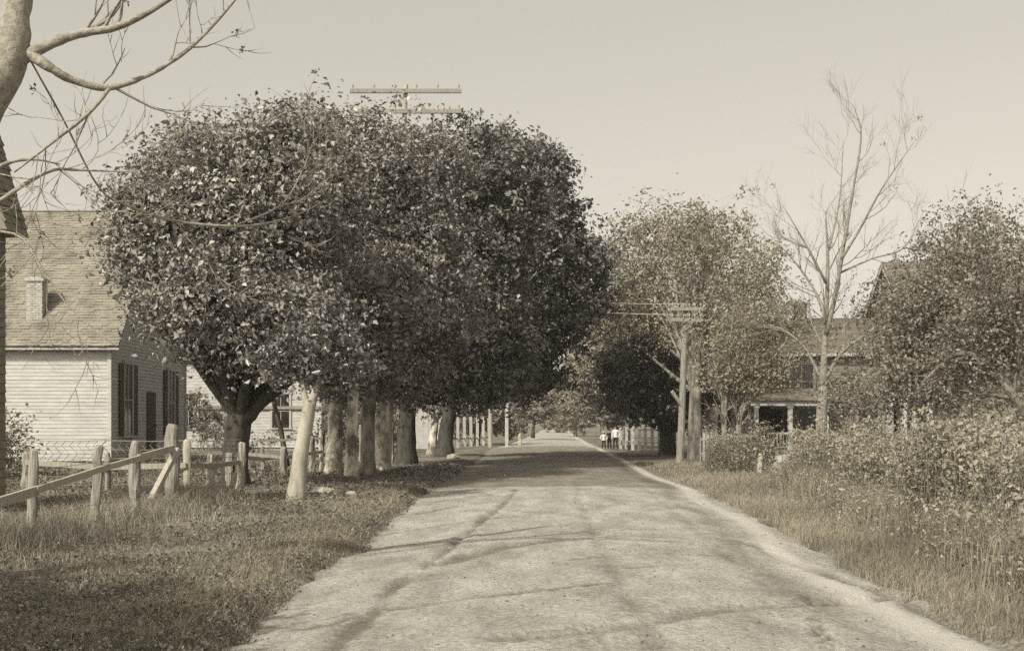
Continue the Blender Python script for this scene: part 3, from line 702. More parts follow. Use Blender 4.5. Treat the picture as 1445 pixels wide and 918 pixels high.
leafy_tree('maple_tree', 'farthest dark trunk of the left row, its crown reaching over the road', [W(627, 645, 56), W(630, 600, 56), W(645, 555, 56)], [.42, .34, .28],
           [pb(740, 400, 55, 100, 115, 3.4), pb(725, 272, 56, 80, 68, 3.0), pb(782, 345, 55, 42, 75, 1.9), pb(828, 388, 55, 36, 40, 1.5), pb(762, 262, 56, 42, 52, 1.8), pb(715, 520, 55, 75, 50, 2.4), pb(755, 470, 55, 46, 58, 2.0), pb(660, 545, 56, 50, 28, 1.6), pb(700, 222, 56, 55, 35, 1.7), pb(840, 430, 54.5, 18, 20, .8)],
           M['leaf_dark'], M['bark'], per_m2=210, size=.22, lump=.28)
leafy_tree('sapling', 'thin pale stem beside the farthest dark trunk', [W(609, 645, 57), W(612, 610, 57), W(617, 580, 57)], [.24, .2, .12],
           [pb(628, 578, 57, 26, 14, .7)], M['leaf_dark'], M['bark_pale'], per_m2=120, size=.2)
leafy_tree('sapling', 'dark slanting stem in the yard before the second white house', [W(405, 660, 40), W(397, 610, 40), W(386, 565, 40)], [.09, .08, .06],
           [pb(380, 540, 40, 26, 18, .7)], M['leaf'], M['bark'], per_m2=90, size=.18)
# farther on the left
leafy_tree('roadside_tree', 'small round dark tree on the left verge far down the road', [W(752, 613, 115), W(753, 600, 115), W(754, 590, 115)], [.16, .14, .1],
           [pb(750, 572, 115, 28, 24, 1.7), pb(738, 560, 116, 26, 18, 1.6), pb(765, 578, 114, 14, 18, 1.2)], M['leaf_mid'], M['bark'], per_m2=60, size=.32)
leafy_tree('roadside_tree', 'vine covered bushy tree behind the tall white post', [W(672, 634, 88), W(674, 615, 88), W(676, 600, 88)], [.22, .2, .16],
           [pb(680, 588, 88, 45, 22, 2.0), pb(720, 592, 92, 30, 25, 1.6), pb(650, 598, 86, 22, 18, 1.3)], M['leaf_mid'], M['bark'], per_m2=80, size=.27)

# right side
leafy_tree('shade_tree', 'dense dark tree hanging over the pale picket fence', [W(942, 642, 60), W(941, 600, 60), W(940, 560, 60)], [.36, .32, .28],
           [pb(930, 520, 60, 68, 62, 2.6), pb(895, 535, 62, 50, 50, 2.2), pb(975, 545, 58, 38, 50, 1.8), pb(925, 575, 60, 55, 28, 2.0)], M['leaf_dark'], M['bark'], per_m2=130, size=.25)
leafy_tree('shade_tree', 'loose sunlit tree behind the group of boys', [W(884, 634, 73), W(885, 610, 73), W(887, 580, 73)], [.17, .16, .13],
           [pb(865, 545, 74, 42, 48, 2.2), pb(842, 570, 82, 30, 30, 1.7), pb(885, 480, 74, 45, 40, 2.2), pb(872, 585, 80, 28, 16, 1.3)], M['leaf_mid'], M['bark_mid'], per_m2=85, size=.29)
leafy_tree('shade_tree', 'tall pale leaved tree filling the sky behind the telegraph pole', [W(978, 652, 50), W(977, 600, 50), W(980, 520, 50)], [.20, .17, .15],
           [pb(885, 365, 62, 42, 55, 2.2), pb(872, 440, 66, 36, 50, 2.0), pb(1075, 395, 56, 45, 55, 2.0), pb(1095, 455, 56, 38, 42, 1.8), pb(900, 420, 56, 55, 70, 2.6), pb(930, 340, 56, 60, 60, 2.6), pb(985, 380, 55, 65, 80, 2.8), pb(1040, 400, 55, 50, 70, 2.4), pb(1055, 460, 54, 50, 40, 2.0), pb(985, 460, 55, 85, 45, 2.6), pb(960, 330, 56, 40, 32, 1.7), pb(1000, 335, 56, 40, 32, 1.7)],
           M['leaf_pale'], M['bark_mid'], per_m2=65, size=.16, clump=.8, shell=.25, rag=.2)
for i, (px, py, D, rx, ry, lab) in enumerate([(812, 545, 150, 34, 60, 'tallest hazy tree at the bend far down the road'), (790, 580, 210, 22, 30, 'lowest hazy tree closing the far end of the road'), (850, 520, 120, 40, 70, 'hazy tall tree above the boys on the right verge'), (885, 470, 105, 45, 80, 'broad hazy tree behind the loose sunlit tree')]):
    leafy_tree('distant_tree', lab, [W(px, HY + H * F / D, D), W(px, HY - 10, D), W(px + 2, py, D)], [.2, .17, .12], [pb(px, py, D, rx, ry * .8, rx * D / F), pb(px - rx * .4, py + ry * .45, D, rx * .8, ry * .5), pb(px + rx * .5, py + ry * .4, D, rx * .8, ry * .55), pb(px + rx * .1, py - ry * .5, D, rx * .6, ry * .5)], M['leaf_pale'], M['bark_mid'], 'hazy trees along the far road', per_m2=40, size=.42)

def bare_tree(name, label, D, limbs, twig_args, mat, base_xy, leaf=None):
    t = thing(name, label, 'tree', (base_xy[0], base_xy[1], 0)); mb = MB(); ends = []
    for pts, rad, tw in limbs:
        P = smooth_path(pts, 5); r = np.interp(np.linspace(0, 1, len(P)), np.linspace(0, 1, len(rad)), rad); mb.tube(P, r * (1 + .05 * rng.normal(size=len(P))), 10, True, .05)
        for _ in range(tw):
            i = rng.integers(int(len(P) * .3), len(P)); td = unit(np.array(P[min(i + 1, len(P) - 1)]) - np.array(P[i - 1]))
            side = np.cross(td, rng.normal(size=3)); side[1] *= .5
            grow(mb, P[i], unit(td * .8 + unit(side) * .8), twig_args[0] * (.5 + .8 * rng.random()), max(.006, r[i] * .45), 1, twig_args[1], twig_args[2], .7, twig_args[3], .14, ends)
    mb.build('trunk', mat, t, True)
    if leaf:
        m_, n, s, cl, zmin = (*leaf, -9)[:5]; E = np.array(ends); idx = np.repeat(rng.integers(0, len(E), n // 10), 10); n = len(idx)
        cc = np.repeat(rng.normal(size=(n // 10, 3)) * cl, 10, 0); P = E[idx] + cc + rng.normal(size=(n, 3)) * cl * .45; P = P[P[:, 2] > zmin]; n = len(P); V, T = leaf_arrays(P, rng.normal(size=(n, 3)) + (0, 0, .5), s * (.6 + .8 * rng.random(n)))
        tri_mesh('crown', V, T, m_, t, np.repeat(rng.random(n), 4))
    return t
D = 40.5
bare_tree('bare_tree', 'tall bare thin branched tree in front of the porch house', D,
    [([W(1160, 662, D), W(1159, 600, D), W(1162, 545, D)], [0.203, 0.172, 0.148], 0),
     ([W(1162, 550, D), W(1163, 500, D), W(1166, 440, D + .3), W(1168, 370, D + .5), W(1165, 300, D + .6)], [0.133, 0.101, 0.078, 0.055, 0.023], 9),
     ([W(1166, 470, D), W(1180, 410, D), W(1190, 350, D - .3), W(1205, 260, D - .5), W(1215, 190, D - .6), W(1205, 150, D - .6)], [0.094, 0.078, 0.058, 0.039, 0.027, 0.012], 12),
     ([W(1188, 365, D - .3), W(1215, 320, D - .5), W(1245, 265, D - .8), W(1290, 200, D - 1)], [0.047, 0.039, 0.027, 0.009], 8),
     ([W(1165, 535, D), W(1190, 495, D - .4), W(1235, 462, D - .8), W(1270, 425, D - 1.2)], [0.078, 0.062, 0.047, 0.016], 7),
     ([W(1162, 540, D), W(1135, 490, D + .3), W(1105, 465, D + .6), W(1085, 460, D + .8)], [0.062, 0.047, 0.027, 0.009], 8),
     ([W(1165, 450, D), W(1155, 420, D + .3), W(1130, 380, D + .6), W(1100, 345, D + .8)], [0.062, 0.047, 0.031, 0.009], 8),
     ([W(1166, 400, D), W(1140, 350, D - .3), W(1105, 290, D - .5)], [0.047, 0.031, 0.009], 7),
     ([W(1185, 385, D), W(1230, 365, D), W(1275, 350, D), W(1300, 305, D)], [0.039, 0.027, 0.020, 0.008], 7),
     ([W(1170, 350, D), W(1185, 280, D + .5), W(1190, 200, D + .6)], [0.039, 0.023, 0.009], 7)],
    (1.3, 3, .12, 4), M['twig'], (W(1160, 662, D)[0], D), (M['leaf_pale'], 150, .07, .12))
D = 48.5
limbs = [([W(985, 655, D), W(984, 600, D), W(983, 545, D)], [.22, .18, .16], 0)]
for tx, ty, dd in ((958, 345, .5), (977, 325, -.4), (1003, 335, .3), (945, 375, .8), (1030, 350, -.5), (990, 330, 0), (1065, 420, .6), (1080, 480, -.4), (1020, 430, -.8)):
    limbs.append(([W(983, 555, D), W(983 + (tx - 983) * .12, 480, D + dd * .3), W(983 + (tx - 983) * .45, (480 + ty) / 2, D + dd), W(tx, ty, D + dd * 1.6)], [.10, .075, .05, .012], 7))
bare_tree('twiggy_tree', 'many stemmed twiggy tree right behind the telegraph pole', D, limbs, (1.2, 3, .12, 3), M['bark_mid'], (W(985, 655, D)[0], D), (M['leaf_pale'], 4200, .14, .22))
D = 43.
limbs = []
for bx, tx, ty in ((1021, 1005, 500), (1023, 1050, 455), (1044, 1085, 465), (1044, 1110, 480), (1044, 1135, 500), (1044, 1150, 470), (1022, 1035, 430)):
    limbs.append(([W(bx, 655, D), W(bx, 590, D), W(bx + (tx - bx) * .3, 545, D), W(tx, ty, D + rng.normal() * .8)], [.09, .08, .06, .012], 8))
bare_tree('twiggy_tree', 'low drooping leafy tree over the left end of the white porch', D, limbs, (1.0, 3, .10, 3), M['twig'], (GX(1022, D), D), (M['leaf_pale'], 9000, .11, .28, 2.6))

# fruit trees at the right
D = 35.
limbs = []
for bx, tx, ty in ((1297, 1245, 500), (1297, 1265, 460), (1318, 1335, 390), (1318, 1400, 365), (1297, 1300, 430), (1318, 1370, 430), (1318, 1425, 440), (1297, 1230, 540), (1318, 1365, 395), (1318, 1410, 490), (1318, 1390, 545), (1297, 1340, 520), (1318, 1435, 530), (1318, 1325, 375), (1318, 1352, 365), (1318, 1385, 355), (1297, 1310, 410), (1318, 1345, 440)):
    limbs.append(([W(bx, 665, D), W(bx + 4, 590, D), W(bx + (tx - bx) * .35, 530, D + rng.normal() * .3), W(bx + (tx - bx) * .75, 530 + (ty - 530) * .7, D + rng.normal() * .7), W(tx, ty, D + rng.normal())], [.13, .11, .07, .04, .012], 9))
bare_tree('fruit_tree', 'spreading fruit tree with small leaves hiding the tall house', D, limbs, (1.1, 3, .08, 3), M['bark_mid'], (GX(1305, D), D), (M['leaf_fruit'], 32000, .105, .30, 1.45))
D = 24.
limbs = [([W(1475, 700, D), W(1447, 600, D), W(1425, 550, D), W(1393, 512, D), W(1350, 500, D), (W(1300, 540, D))], [.12, .10, .085, .07, .04, .015], 9)]
for tx, ty in ((1440, 340), (1395, 400), (1420, 430), (1480, 400), (1375, 460), (1350, 550)):
    limbs.append(([W(1430, 560, D), W(1430 + (tx - 1430) * .4, 560 + (ty - 560) * .4, D + .3), W(tx, ty, D + rng.normal() * .6)], [.06, .045, .012], 8))
bare_tree('fruit_tree', 'arched limb fruit tree at the right edge of the picture', D, limbs, (.9, 3, .05, 3), M['bark_mid'], (GX(1475, D), D), (M['leaf_fruit'], 9000, .08, .2, 1.6))

# near bare tree, trunk mostly outside the frame on the left
D = 11.
limbs = [([W(-190, 860, D), W(-150, 600, D), W(-100, 330, D), W(-42, 190, D), W(12, 85, D), W(24, 20, D), W(32, -60, D), W(20, -260, D)], [.34, .29, .25, .21, .19, .15, .13, .05], 0),
     ([W(25, 85, D), W(75, 60, D), W(120, 46, D), W(165, 38, D - .1), W(225, 8, D - .2), W(290, -40, D - .3), W(380, -120, D - .4)], [.10, .07, .055, .05, .035, .025, .01], 8),
     ([W(40, 75, D), W(70, 95, D), W(100, 112, D + .1), W(150, 124, D + .2), W(200, 110, D + .3), W(245, 85, D + .4), W(285, 52, D + .5), W(335, -5, D + .6), W(370, -60, D + .7)], [.09, .07, .055, .045, .035, .03, .025, .018, .01], 9),
     ([W(155, 124, D + .2), W(125, 160, D + .1), W(75, 200, D), W(20, 243, D - .1)], [.03, .025, .02, .012], 5),
     ([W(-10, 290, D), W(35, 260, D), W(75, 240, D + .1), W(115, 240, D + .2), W(190, 243, D + .4)], [.03, .028, .022, .016, .006], 5),
     ([W(-70, 290, D), W(0, 235, D), W(45, 225, D), W(85, 232, D + .1)], [.05, .03, .018, .008], 3),
     ([W(-80, 330, D), W(20, 330, D - .2), W(60, 380, D - .3), W(100, 435, D - .35), W(165, 490, D - .4)], [.03, .018, .014, .01, .005], 3),
     ([W(40, 80, D), W(90, 170, D + .4), W(140, 265, D + .8), W(185, 292, D + 1), W(250, 312, D + 1.2), W(340, 319, D + 1.4), W(410, 306, D + 1.6), W(465, 280, D + 1.8)], [.014, .013, .015, .019, .022, .020, .014, .006], 7),
     ([W(330, 319, D + 1.4), W(395, 290, D + 1.5), W(425, 245, D + 1.6), W(440, 205, D + 1.7)], [.016, .014, .012, .006], 3),
     ([W(120, 46, D), W(160, 20, D), W(190, -30, D)], [.03, .02, .008], 4)]
limbs = [(p, [q * (.8 if n_ == 0 else .66) for q in r_], k_) for n_, (p, r_, k_) in enumerate(limbs)]
bare_tree('bare_tree', 'near bare tree leaning in with pale spreading branches at the upper left corner', D, limbs, (.75, 3, .10, 3), M['limb'], (GX(-190, D), D), (M['leaf_mid'], 260, .035, .04))

# an off-frame yard tree on the left that throws the foreground shade
leafy_tree('yard_tree', 'leafy tree just outside the left edge that shades the near verge', [(-7.3, 4.6, 0), (-7.2, 4.6, 1.5), (-7.1, 4.7, 3.0)], [.24, .2, .16],
           [((-7.1, 4.8, 4.5), (1.4, 1.3, 1.0)), ((-6.1, 4.0, 4.4), (.9, .9, .7)), ((-8.6, 5.6, 4.8), (1.2, 1.2, 1.0))], M['leaf'], M['bark'], per_m2=260, size=.16)

# ------------------------------------------------------------------ shrubs and hedges
def shrub(name, label, blobs, leaf, per_m2=170, size=.1, stems=6, group=None, cat='shrub', **k):
    c = np.mean([b[0] for b in blobs], 0); t = thing(name, label, cat, (c[0], c[1], 0), group); mb = MB()
    for b in blobs:
        for _ in range(stems):
            e = np.array(b[0]) + unit(rng.normal(size=3)) * np.array(b[1]) * .8; s = np.array((b[0][0] + rng.normal() * b[1][0] * .25, b[0][1] + rng.normal() * b[1][1] * .25, -.05))
            Q = smooth_path([s, (s + e) / 2 + rng.normal(size=3) * .06, e], 3); mb.tube(Q, np.linspace(.018, .006, len(Q)), 4, False)
    mb.build('stem', M['twig'], t); crown('foliage', blobs, leaf, t, per_m2, size, **k)
    return t
shrub('shrub', 'feathery shrub at the left edge against the white clapboard wall', [pb(0, 615, 31, 36, 45, .8), pb(-25, 640, 31, 45, 50, .9), pb(25, 660, 31, 25, 30, .5)], M['leaf_hedge'], 190, .11)
shrub('shrub', 'dark low shrub at the foot of the first pale trunk', [pb(458, 690, 30, 22, 16, .4), pb(480, 692, 30.5, 14, 10, .3)], M['leaf_dark'], 200, .09)
shrub('climbing_vine', 'leafy vine against the second white house beside its window', [pb(285, 575, 65, 22, 30, .5), pb(300, 600, 64.5, 30, 18, .6)], M['leaf_mid'], 110, .16, cat='vine')
shrub('shrub', 'tangled bush under the second white house by the slanting stem', [pb(380, 615, 60, 22, 12, .6), pb(425, 618, 58, 22, 12, .6), pb(355, 622, 55, 22, 14, .6)], M['leaf_mid'], 55, .14)
shrub('shrub', 'dark bush closing the gap behind the close row of trunks', [pb(500, 600, 58, 36, 36, 1.1), pb(535, 610, 60, 26, 30, 1.0), pb(470, 612, 56, 22, 26, .8)], M['leaf_dark'], 110, .2)
shrub('shrub', 'round bush rising at the right end of the clipped hedge', [pb(1078, 628, 36.5, 26, 30, .6), pb(1082, 652, 36.5, 24, 22, .6)], M['leaf_hedge'], 190, .1)
shrub('shrub', 'dark low bush between the pale stone block and the overgrown hedge', [pb(1124, 662, 33.5, 16, 20, .45), pb(1105, 682, 32, 22, 8, .4)], M['leaf_dark'], 190, .09)
shrub('shrub', 'leafy bush before the left end of the porch', [pb(1045, 600, 47, 20, 16, .7), pb(1000, 590, 49, 16, 20, .6)], M['leaf_mid'], 90, .14)
shrub('shrub', 'bush crowding the right corner of the porch house', [pb(1205, 585, 47, 40, 35, 1.0), pb(1190, 560, 48, 26, 28, .8)], M['leaf_mid'], 90, .15)

def hedge(label, boxes, leaf, per_m3, size, stem_n, stem_h, name='hedge', twig=M['twig'], hole=.5, shoots=0):
    c = boxes[0][0]; t = thing(name, label, 'hedge', (c[0], c[1], 0)); P = []; mb = MB()
    for (c, d) in boxes:
        c = np.array(c); d = np.array(d); n = int(d[0] * d[1] * d[2] * per_m3)
        q = rng.random((n, 3)) - .5; ax = rng.integers(0, 3, n); far = rng.random(n) < .6
        for a in range(3):
            mk = far & (ax == a); q[mk, a] = np.sign(q[mk, a]) * (.5 - .10 * rng.random(mk.sum()) ** 1.5)
        p = c + q * d; nz = vnoise(p[:, 0] * 1.7 + p[:, 2] * 1.3, p[:, 1] * 1.7 - p[:, 2] * .9, 3.2, 5)
        p += rng.normal(size=(n, 3)) * .06 + (.26 * nz + .10 * vnoise(p[:, 0] * 3, p[:, 1] * 3 + p[:, 2] * 3, 3, 25))[:, None] * unit(q)
        dens = np.clip(.62 + hole * 1.6 * vnoise(p[:, 0] * 2 + p[:, 2], p[:, 1] * 2 - p[:, 2] * 1.5, 4.5, 15), .06, 1) * np.clip(.35 + p[:, 2] / (c[2] * 1.5), .3, 1)
        P.append(p[rng.random(n) < dens])
        for _ in range(int(stem_n * d[0] * d[1])):
            x = c[0] + (rng.random() - .5) * d[0]; y = c[1] + (rng.random() - .5) * d[1]
            if rng.random() < .25: x = c[0] - d[0] / 2 - .02 + rng.normal() * .12
            hh = c[2] + d[2] / 2 * (.45 + stem_h * rng.random()); r0 = rng.uniform(.006, .013)
            mb.tube(wob((x, y, -.05), (x + rng.normal() * .14, y + rng.normal() * .14, hh), 5, .03), np.linspace(r0, .003, 5), 3, False)
        for _ in range(int(shoots * d[0] * d[1])):
            a = c + np.array(((rng.random() - .5) * d[0], (rng.random() - .5) * d[1], d[2] * .35)); L_ = rng.uniform(.2, .6); e = a + np.array((rng.normal() * .15, rng.normal() * .15, L_))
            w_ = wob(a, e, 5, .03); mb.tube(w_, np.linspace(.006, .002, 5), 3, False)
            k = rng.integers(12, 30); P.append(w_[rng.integers(1, 5, k)] + rng.normal(size=(k, 3)) * .05)
    P = np.concatenate(P); P = P[P[:, 2] > .02]; V, T = leaf_arrays(P, rng.normal(size=P.shape) + (0, -.3, .6), size * (.35 + 1.3 * rng.random(len(P)) ** 1.6))
    mb.build('stem', twig, t); tri_mesh('foliage', V, T, leaf, t, np.repeat(np.clip(rng.random(len(P)) * .7 + .3 * vnoise(P[:, 0], P[:, 1], 1.5, 33) + .15, 0, 1), 4)); return t
hedge('clipped boxy hedge with stems showing beside the telegraph pole', [((GX(1038, 37.5), 37.9, .62), (1.45, 1.1, 1.0))], M['leaf_brush'], 9000, .05, 110, .5, hole=.25, shoots=4)
bxs = []
for k in range(15):
    s = k / 14; y = 28.8 - 19.3 * s; x = 7.55 - 1.5 * s; h = .86 + .60 * s ** 1.6 + rng.normal() * .17; x += rng.normal() * .16 - .22 * s
    bxs.append(((x, y, h / 2 + .12), (1.5 + rng.random() * .3, 1.75, h - .1)))
hedge('long overgrown brambly hedge running along the right verge to the picture edge', bxs, M['leaf_brush'], 6000, .06, 40, .5, hole=.42, shoots=7)

q = MB()
bx_ = W(1105, 672, 35); k_ = 35 / F
q.add([(bx_[0] - 17 * k_, 34.7, -.05), (bx_[0] + 17 * k_, 34.7, -.05), (bx_[0] + 17 * k_, 35.4, -.05), (bx_[0] - 17 * k_, 35.4, -.05), (bx_[0] - 8 * k_, 34.85, .62), (bx_[0] + 8 * k_, 34.85, .66), (bx_[0] + 8 * k_, 35.25, .62), (bx_[0] - 8 * k_, 35.25, .6)],
      [(0, 1, 5, 4), (1, 2, 6, 5), (2, 3, 7, 6), (3, 0, 4, 7), (4, 5, 6, 7)])
tag(q.build('stone_block', M['stone']), 'pale tapered stone block in the gap of the hedge', 'block')
tag(post_mb(GX(1073, 35.7), 35.7, .62, .07).build('gate_stub', M['wood_pale']), 'short pale post at the foot of the round bush', 'post')

def stone(label, c, s):
    mb = MB(); n, m_ = 9, 6
    ph = rng.random(6) * 6.28
    V = []
    for i in range(m_ + 1):
        for j in range(n):
            a, e = 2 * math.pi * j / n, math.pi * (i / m_ - .5)
            r = 1 + .14 * math.sin(2 * a + ph[0]) + .1 * math.sin(3 * e * 2 + ph[1] + a)
            V.append((c[0] + s[0] * r * math.cos(e) * math.cos(a), c[1] + s[1] * r * math.cos(e) * math.sin(a), c[2] + s[2] * r * math.sin(e)))
    mb.add(V, [(i * n + j, i * n + (j + 1) % n, (i + 1) * n + (j + 1) % n, (i + 1) * n + j) for i in range(m_) for j in range(n)])
    tag(mb.build('stone', M['stone']), label, 'stone')
for lab, px, D, s in (('largest flat pale stone on the grass right of the leaning trunk', 455, 25.4, (.28, .2, .1)), ('low pale stone beside the largest flat one', 474, 25.0, (.2, .15, .07)), ('small pale stone nearest the road edge', 496, 24.4, (.14, .12, .06)), ('pale stone at the foot of the farthest dark trunk', 640, 52, (.3, .2, .14))):
    stone(lab, (GX(px, D), D, .12), s)

# ------------------------------------------------------------------ grass (stuff)
def blades(n, sampler, h0, h1, wd, mat, name, bend=.45):
    x, y = sampler(n); n = len(x); z = ground_z(x, y); base = np.stack([x, y, z - .01], -1)
    h = (h0 + (h1 - h0) * rng.random(n) ** 2)[:, None]; a = rng.random(n) * 6.28; sd = np.stack([np.cos(a), np.sin(a), a * 0], -1) * (wd * (.6 + .8 * rng.random(n)) * np.maximum(1, y / 16))[:, None]
    ln = rng.normal(size=(n, 3)) * bend; ln[:, 2] = 0
    m1 = base + (ln * .35 + (0, 0, 1)) * h * .55; tip = base + (ln + (0, 0, .9)) * h
    V = np.stack([base - sd, base + sd, m1 - sd * .7, m1 + sd * .7, tip], 1).reshape(-1, 3); i = np.arange(n)[:, None] * 5
    T = np.concatenate([i + [0, 1, 3], i + [0, 3, 2], i + [2, 3, 4]], 1).reshape(-1, 3)
    tn = np.clip(.5 + .4 * vnoise(x, y, .9, 77) * 1.6 + rng.normal(size=n) * .3, 0, 1)
    return tag(tri_mesh(name, V, T, mat, None, np.repeat(tn, 5)), kind='stuff')
def patchy(x, y, thr): return rng.random(len(x)) < np.clip(.55 + 1.1 * vnoise(x, y, 1.1, 90) + .5 * vnoise(x, y, 4.5, 91), thr, 1)
def left_verge(n):
    y = 6.5 + 38 * rng.random(n) ** 1.7; wx = rng.random(n)
    lo = -.46 * y - 1; hi = road_l(y) + edge_wob(y, 21) + .12; x = lo + (hi - lo) * wx
    k = patchy(x, y, .18); return x[k], y[k]
def left_weeds(n):                                       # taller growth along the fence line and the road edge
    y = 9 + 16 * rng.random(n); c = np.interp(y, [9, 15.4, 19.4, 22, 25], [-7.0, GX(47, 15.4), GX(190, 19.4), GX(243, 22), -6.4])
    x = c + rng.normal(size=n) * .5
    k = patchy(x, y, .1); return x[k], y[k]
def road_edge(n):
    y = 8 + 20 * rng.random(n); x = road_l(y) + edge_wob(y, 21) - .15 - np.abs(rng.normal(size=n)) * .5; k = patchy(x, y, .15); return x[k], y[k]
def right_verge(n):
    y = 6.5 + 40 * rng.random(n) ** 1.6; lo = road_r(y) + edge_wob(y, 31) - .05 + .35 * np.clip(vnoise(y, y * 0, 1.7, 88), -.6, 1); hi = np.interp(y, [6, 30, 50], [5.6, 6.9, 9.5]) ; x = lo + (hi - lo) * rng.random(n)
    k = patchy(x, y, .3); return x[k], y[k]
def right_weeds(n):                                      # tall weeds standing against the brambly hedge
    y = 8 + 22 * rng.random(n) ** 1.3; x = np.interp(y, [9.5, 28.8], [4.85, 6.75]) + rng.normal(size=n) * .28 - .1
    k = patchy(x, y, .05); return x[k], y[k]
def tuft(f, k, sp):
    def g(n):
        x, y = f(n // k); x = np.repeat(x, k); y = np.repeat(y, k); return x + rng.normal(size=len(x)) * sp, y + rng.normal(size=len(y)) * sp
    return g
blades(420000, tuft(left_verge, 5, .04), .03, .12, .0035, M['grass'], 'grass')
blades(60000, tuft(left_weeds, 8, .06), .10, .42, .0035, M['grass'], 'tall_grass')
blades(60000, tuft(road_edge, 6, .05), .05, .18, .0035, M['drygrass'], 'roadside_grass')
blades(220000, tuft(right_verge, 5, .05), .04, .20, .0035, M['drygrass'], 'verge_grass')
blades(60000, tuft(right_weeds, 9, .07), .15, .85, .0035, M['drygrass'], 'tall_grass', .3)
# broad weeds among the grass
x, y = tuft(left_verge, 9, .06)(90000); z = ground_z(x, y) + rng.random(len(x)) * .11
V, T = leaf_arrays(np.stack([x, y, z], -1), rng.normal(size=(len(x), 3)) * .7 + (0, 0, 1), .035 * (.5 + rng.random(len(x))) * np.maximum(1, y / 14))
tag(tri_mesh('weeds', V, T, M['leaf_mid'], None, np.repeat(rng.random(len(x)), 4)), kind='stuff')
x, y = tuft(right_weeds, 14, .09)(50000); z = ground_z(x, y) + rng.random(len(x)) ** 1.4 * .6
V, T = leaf_arrays(np.stack([x, y, z], -1), rng.normal(size=(len(x), 3)) * .8 + (0, 0, .7), .05 * (.4 + 1.2 * rng.random(len(x)) ** 2))
tag(tri_mesh('undergrowth', V, T, M['leaf_brush'], None, np.repeat(rng.random(len(x)), 4)), kind='stuff')
# loose grit on the road
n = 2600; y = 6.5 + 30 * rng.random(n) ** 1.6; x = road_l(y) + (road_r(y) - road_l(y)) * rng.random(n)
u_ = (x - road_l(y)) / (road_r(y) - road_l(y)); z = -.05 + .11 * (1 - (2 * u_ - 1) ** 2) + .012 * vnoise(x, y, 2.2, 8) + .006 * vnoise(x, y, 7, 9) + .004
s_ = .005 + .014 * rng.random(n) ** 3
V = np.stack([np.stack([x + s_ * a, y + s_ * b_, z + s_ * c], -1) for a, b_, c in ((1, 0, -.3), (-.6, .8, -.3), (-.5, -.9, -.3), (.1, 0, .7))], 1).reshape(-1, 3); i = np.arange(n)[:, None] * 4
tag(tri_mesh('gravel', V, np.concatenate([i + [0, 1, 3], i + [1, 2, 3], i + [2, 0, 3]], 1).reshape(-1, 3), M['bark_mid']), kind='stuff')
# far woods that read as one mass
bl = []
for k in range(70):
    D = rng.uniform(230, 420); side = -1 if k % 2 else 1
    x = .034 * D + side * rng.uniform(16, 190); r = rng.uniform(5, 9)
    bl.append(((x, D, r * .9), (r, r, r * .9)))
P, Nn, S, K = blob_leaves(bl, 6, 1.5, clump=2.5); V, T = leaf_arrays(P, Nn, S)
tag(tri_mesh('woods', V, T, M['leaf_pale'], None, np.repeat(rng.random(len(P)), 4)), kind='stuff')

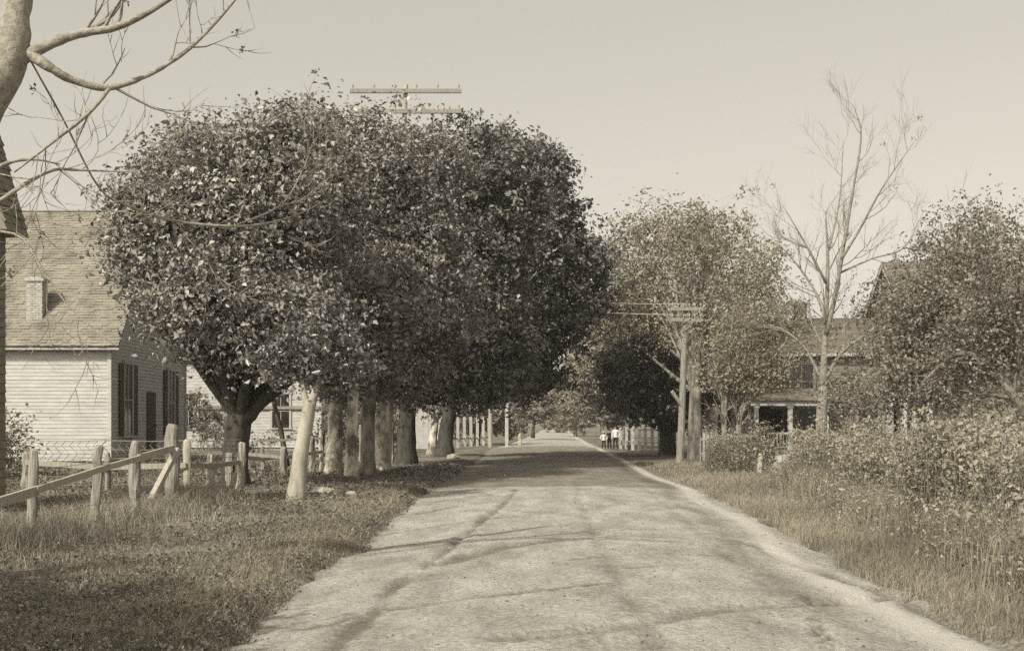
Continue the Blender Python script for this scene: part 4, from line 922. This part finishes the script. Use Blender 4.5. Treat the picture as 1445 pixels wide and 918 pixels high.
# ------------------------------------------------------------------ people
def person(label, x, y, ht, rz, pose, shirt, hat, legs):
    t = thing('person', label, 'person', (x, y, 0), 'boys standing at the roadside'); s = ht
    J = {'pelvis': (0, 0, .50), 'waist': (0, 0, .60), 'chest': (0, 0, .73), 'neck': (0, 0, .84), 'head0': (0, -.005, .885), 'head1': (0, -.01, .955)}
    E = [('pelvis', 'waist'), ('waist', 'chest'), ('chest', 'neck'), ('neck', 'head0'), ('head0', 'head1')]
    Rr = {'pelvis': (.085, .06), 'waist': (.075, .055), 'chest': (.09, .062), 'neck': (.03, .03), 'head0': (.05, .055), 'head1': (.048, .056)}
    for sg, nm in ((-1, 'l'), (1, 'r')):
        J[nm + 'hip'] = (sg * .05, 0, .47); J[nm + 'knee'] = (sg * (.055 + legs[0]), -.012, .27); J[nm + 'ank'] = (sg * (.06 + legs[1]), .005, .045); J[nm + 'toe'] = (sg * (.07 + legs[1]), -.07, .018)
        E += [('pelvis', nm + 'hip'), (nm + 'hip', nm + 'knee'), (nm + 'knee', nm + 'ank'), (nm + 'ank', nm + 'toe')]
        Rr[nm + 'hip'] = (.058, .058); Rr[nm + 'knee'] = (.038, .038); Rr[nm + 'ank'] = (.024, .024); Rr[nm + 'toe'] = (.022, .018)
        J[nm + 'sho'] = (sg * .105, 0, .80); el, ha = pose[nm]
        J[nm + 'elb'] = (sg * el[0], el[1], el[2]); J[nm + 'wri'] = (sg * ha[0], ha[1], ha[2]); v = unit(np.array(J[nm + 'wri']) - np.array(J[nm + 'elb'])); J[nm + 'han'] = tuple(np.array(J[nm + 'wri']) + v * .05)
        E += [('chest', nm + 'sho'), (nm + 'sho', nm + 'elb'), (nm + 'elb', nm + 'wri'), (nm + 'wri', nm + 'han')]
        Rr[nm + 'sho'] = (.038, .038); Rr[nm + 'elb'] = (.027, .027); Rr[nm + 'wri'] = (.018, .018); Rr[nm + 'han'] = (.02, .012)
    names = list(J); me = bpy.data.meshes.new('body'); me.from_pydata([np.array(J[k]) * s for k in names], [(names.index(a), names.index(b)) for a, b in E], [])
    o = bpy.data.objects.new('body', me); COL.objects.link(o); md = o.modifiers.new('skin', 'SKIN'); o.modifiers.new('sub', 'SUBSURF').levels = 2
    for i, k in enumerate(names):
        sv = me.skin_vertices[0].data[i]; sv.radius = (Rr[k][0] * s, Rr[k][1] * s); sv.use_root = (k == 'pelvis')
    dg = bpy.context.evaluated_depsgraph_get(); m2 = bpy.data.meshes.new_from_object(o.evaluated_get(dg)); bpy.data.objects.remove(o)
    m2.materials.clear()
    b = link('body', m2, [M['skin'], shirt, M['cloth_dark'], M['iron']]); b.parent = t
    for p in m2.polygons:
        z = p.center[2] / s; ax = abs(p.center[0]) / s
        p.material_index = 3 if z < .05 else (2 if z < .53 and not (ax > .125 and z > .35) else (1 if z < .835 else 0))
        if ax > .15 and z < .56: p.material_index = 0
        p.use_smooth = True
    t.rotation_euler = (0, 0, rz)
    h = MB(); hz_ = .955
    h.tube([(0, .006 * s, .925 * s), (0, .006 * s, .96 * s), (0, .004 * s, .995 * s), (0, .002 * s, 1.012 * s)], [.062 * s, .066 * s, .05 * s, .02 * s], 12)
    if hat: h.tube([(0, 0, .957 * s), (0, 0, .967 * s)], [.12 * s, .115 * s], 16)
    ho = h.build('hat' if hat else 'hair', M['straw'] if hat else M['hair'], None, True); ho.parent = t
    for ex in (-.02, .02):
        f = MB(); f.tube([(ex * s, -.058 * s, .935 * s), (ex * s, -.066 * s, .935 * s)], [.008 * s, .004 * s], 6); fo = f.build('eye', M['hair']); fo.parent = t
    f = MB(); f.tube([(-.016 * s, -.056 * s, .888 * s), (.016 * s, -.056 * s, .888 * s)], [.005 * s] * 2, 6)
    fo = f.build('mouth', M['hair']); fo.parent = t
    return t
hips = {'l': ((.20, .03, .66), (.12, -.05, .56)), 'r': ((.20, .03, .66), (.12, -.05, .56))}
down = {'l': ((.135, .01, .64), (.14, -.03, .49)), 'r': ((.135, .01, .64), (.14, -.03, .49))}
half = {'l': ((.135, .01, .64), (.14, -.03, .49)), 'r': ((.19, .03, .66), (.12, -.06, .56))}
FD = 71.5
person('smallest boy in white shirt with hands on hips at the left of the group', GX(852, FD), FD, 1.08, .15, hips, M['cloth_white'], True, (.01, .03))
person('boy dressed all in dark clothes between the two white shirted boys', GX(860, FD + .4), FD + .4, 1.22, -.2, down, M['cloth_dark'], False, (0, .01))
person('tallest boy in white shirt and dark trousers at the right of the group', GX(868.5, FD), FD, 1.42, -.1, half, M['cloth_white'], False, (.005, .02))
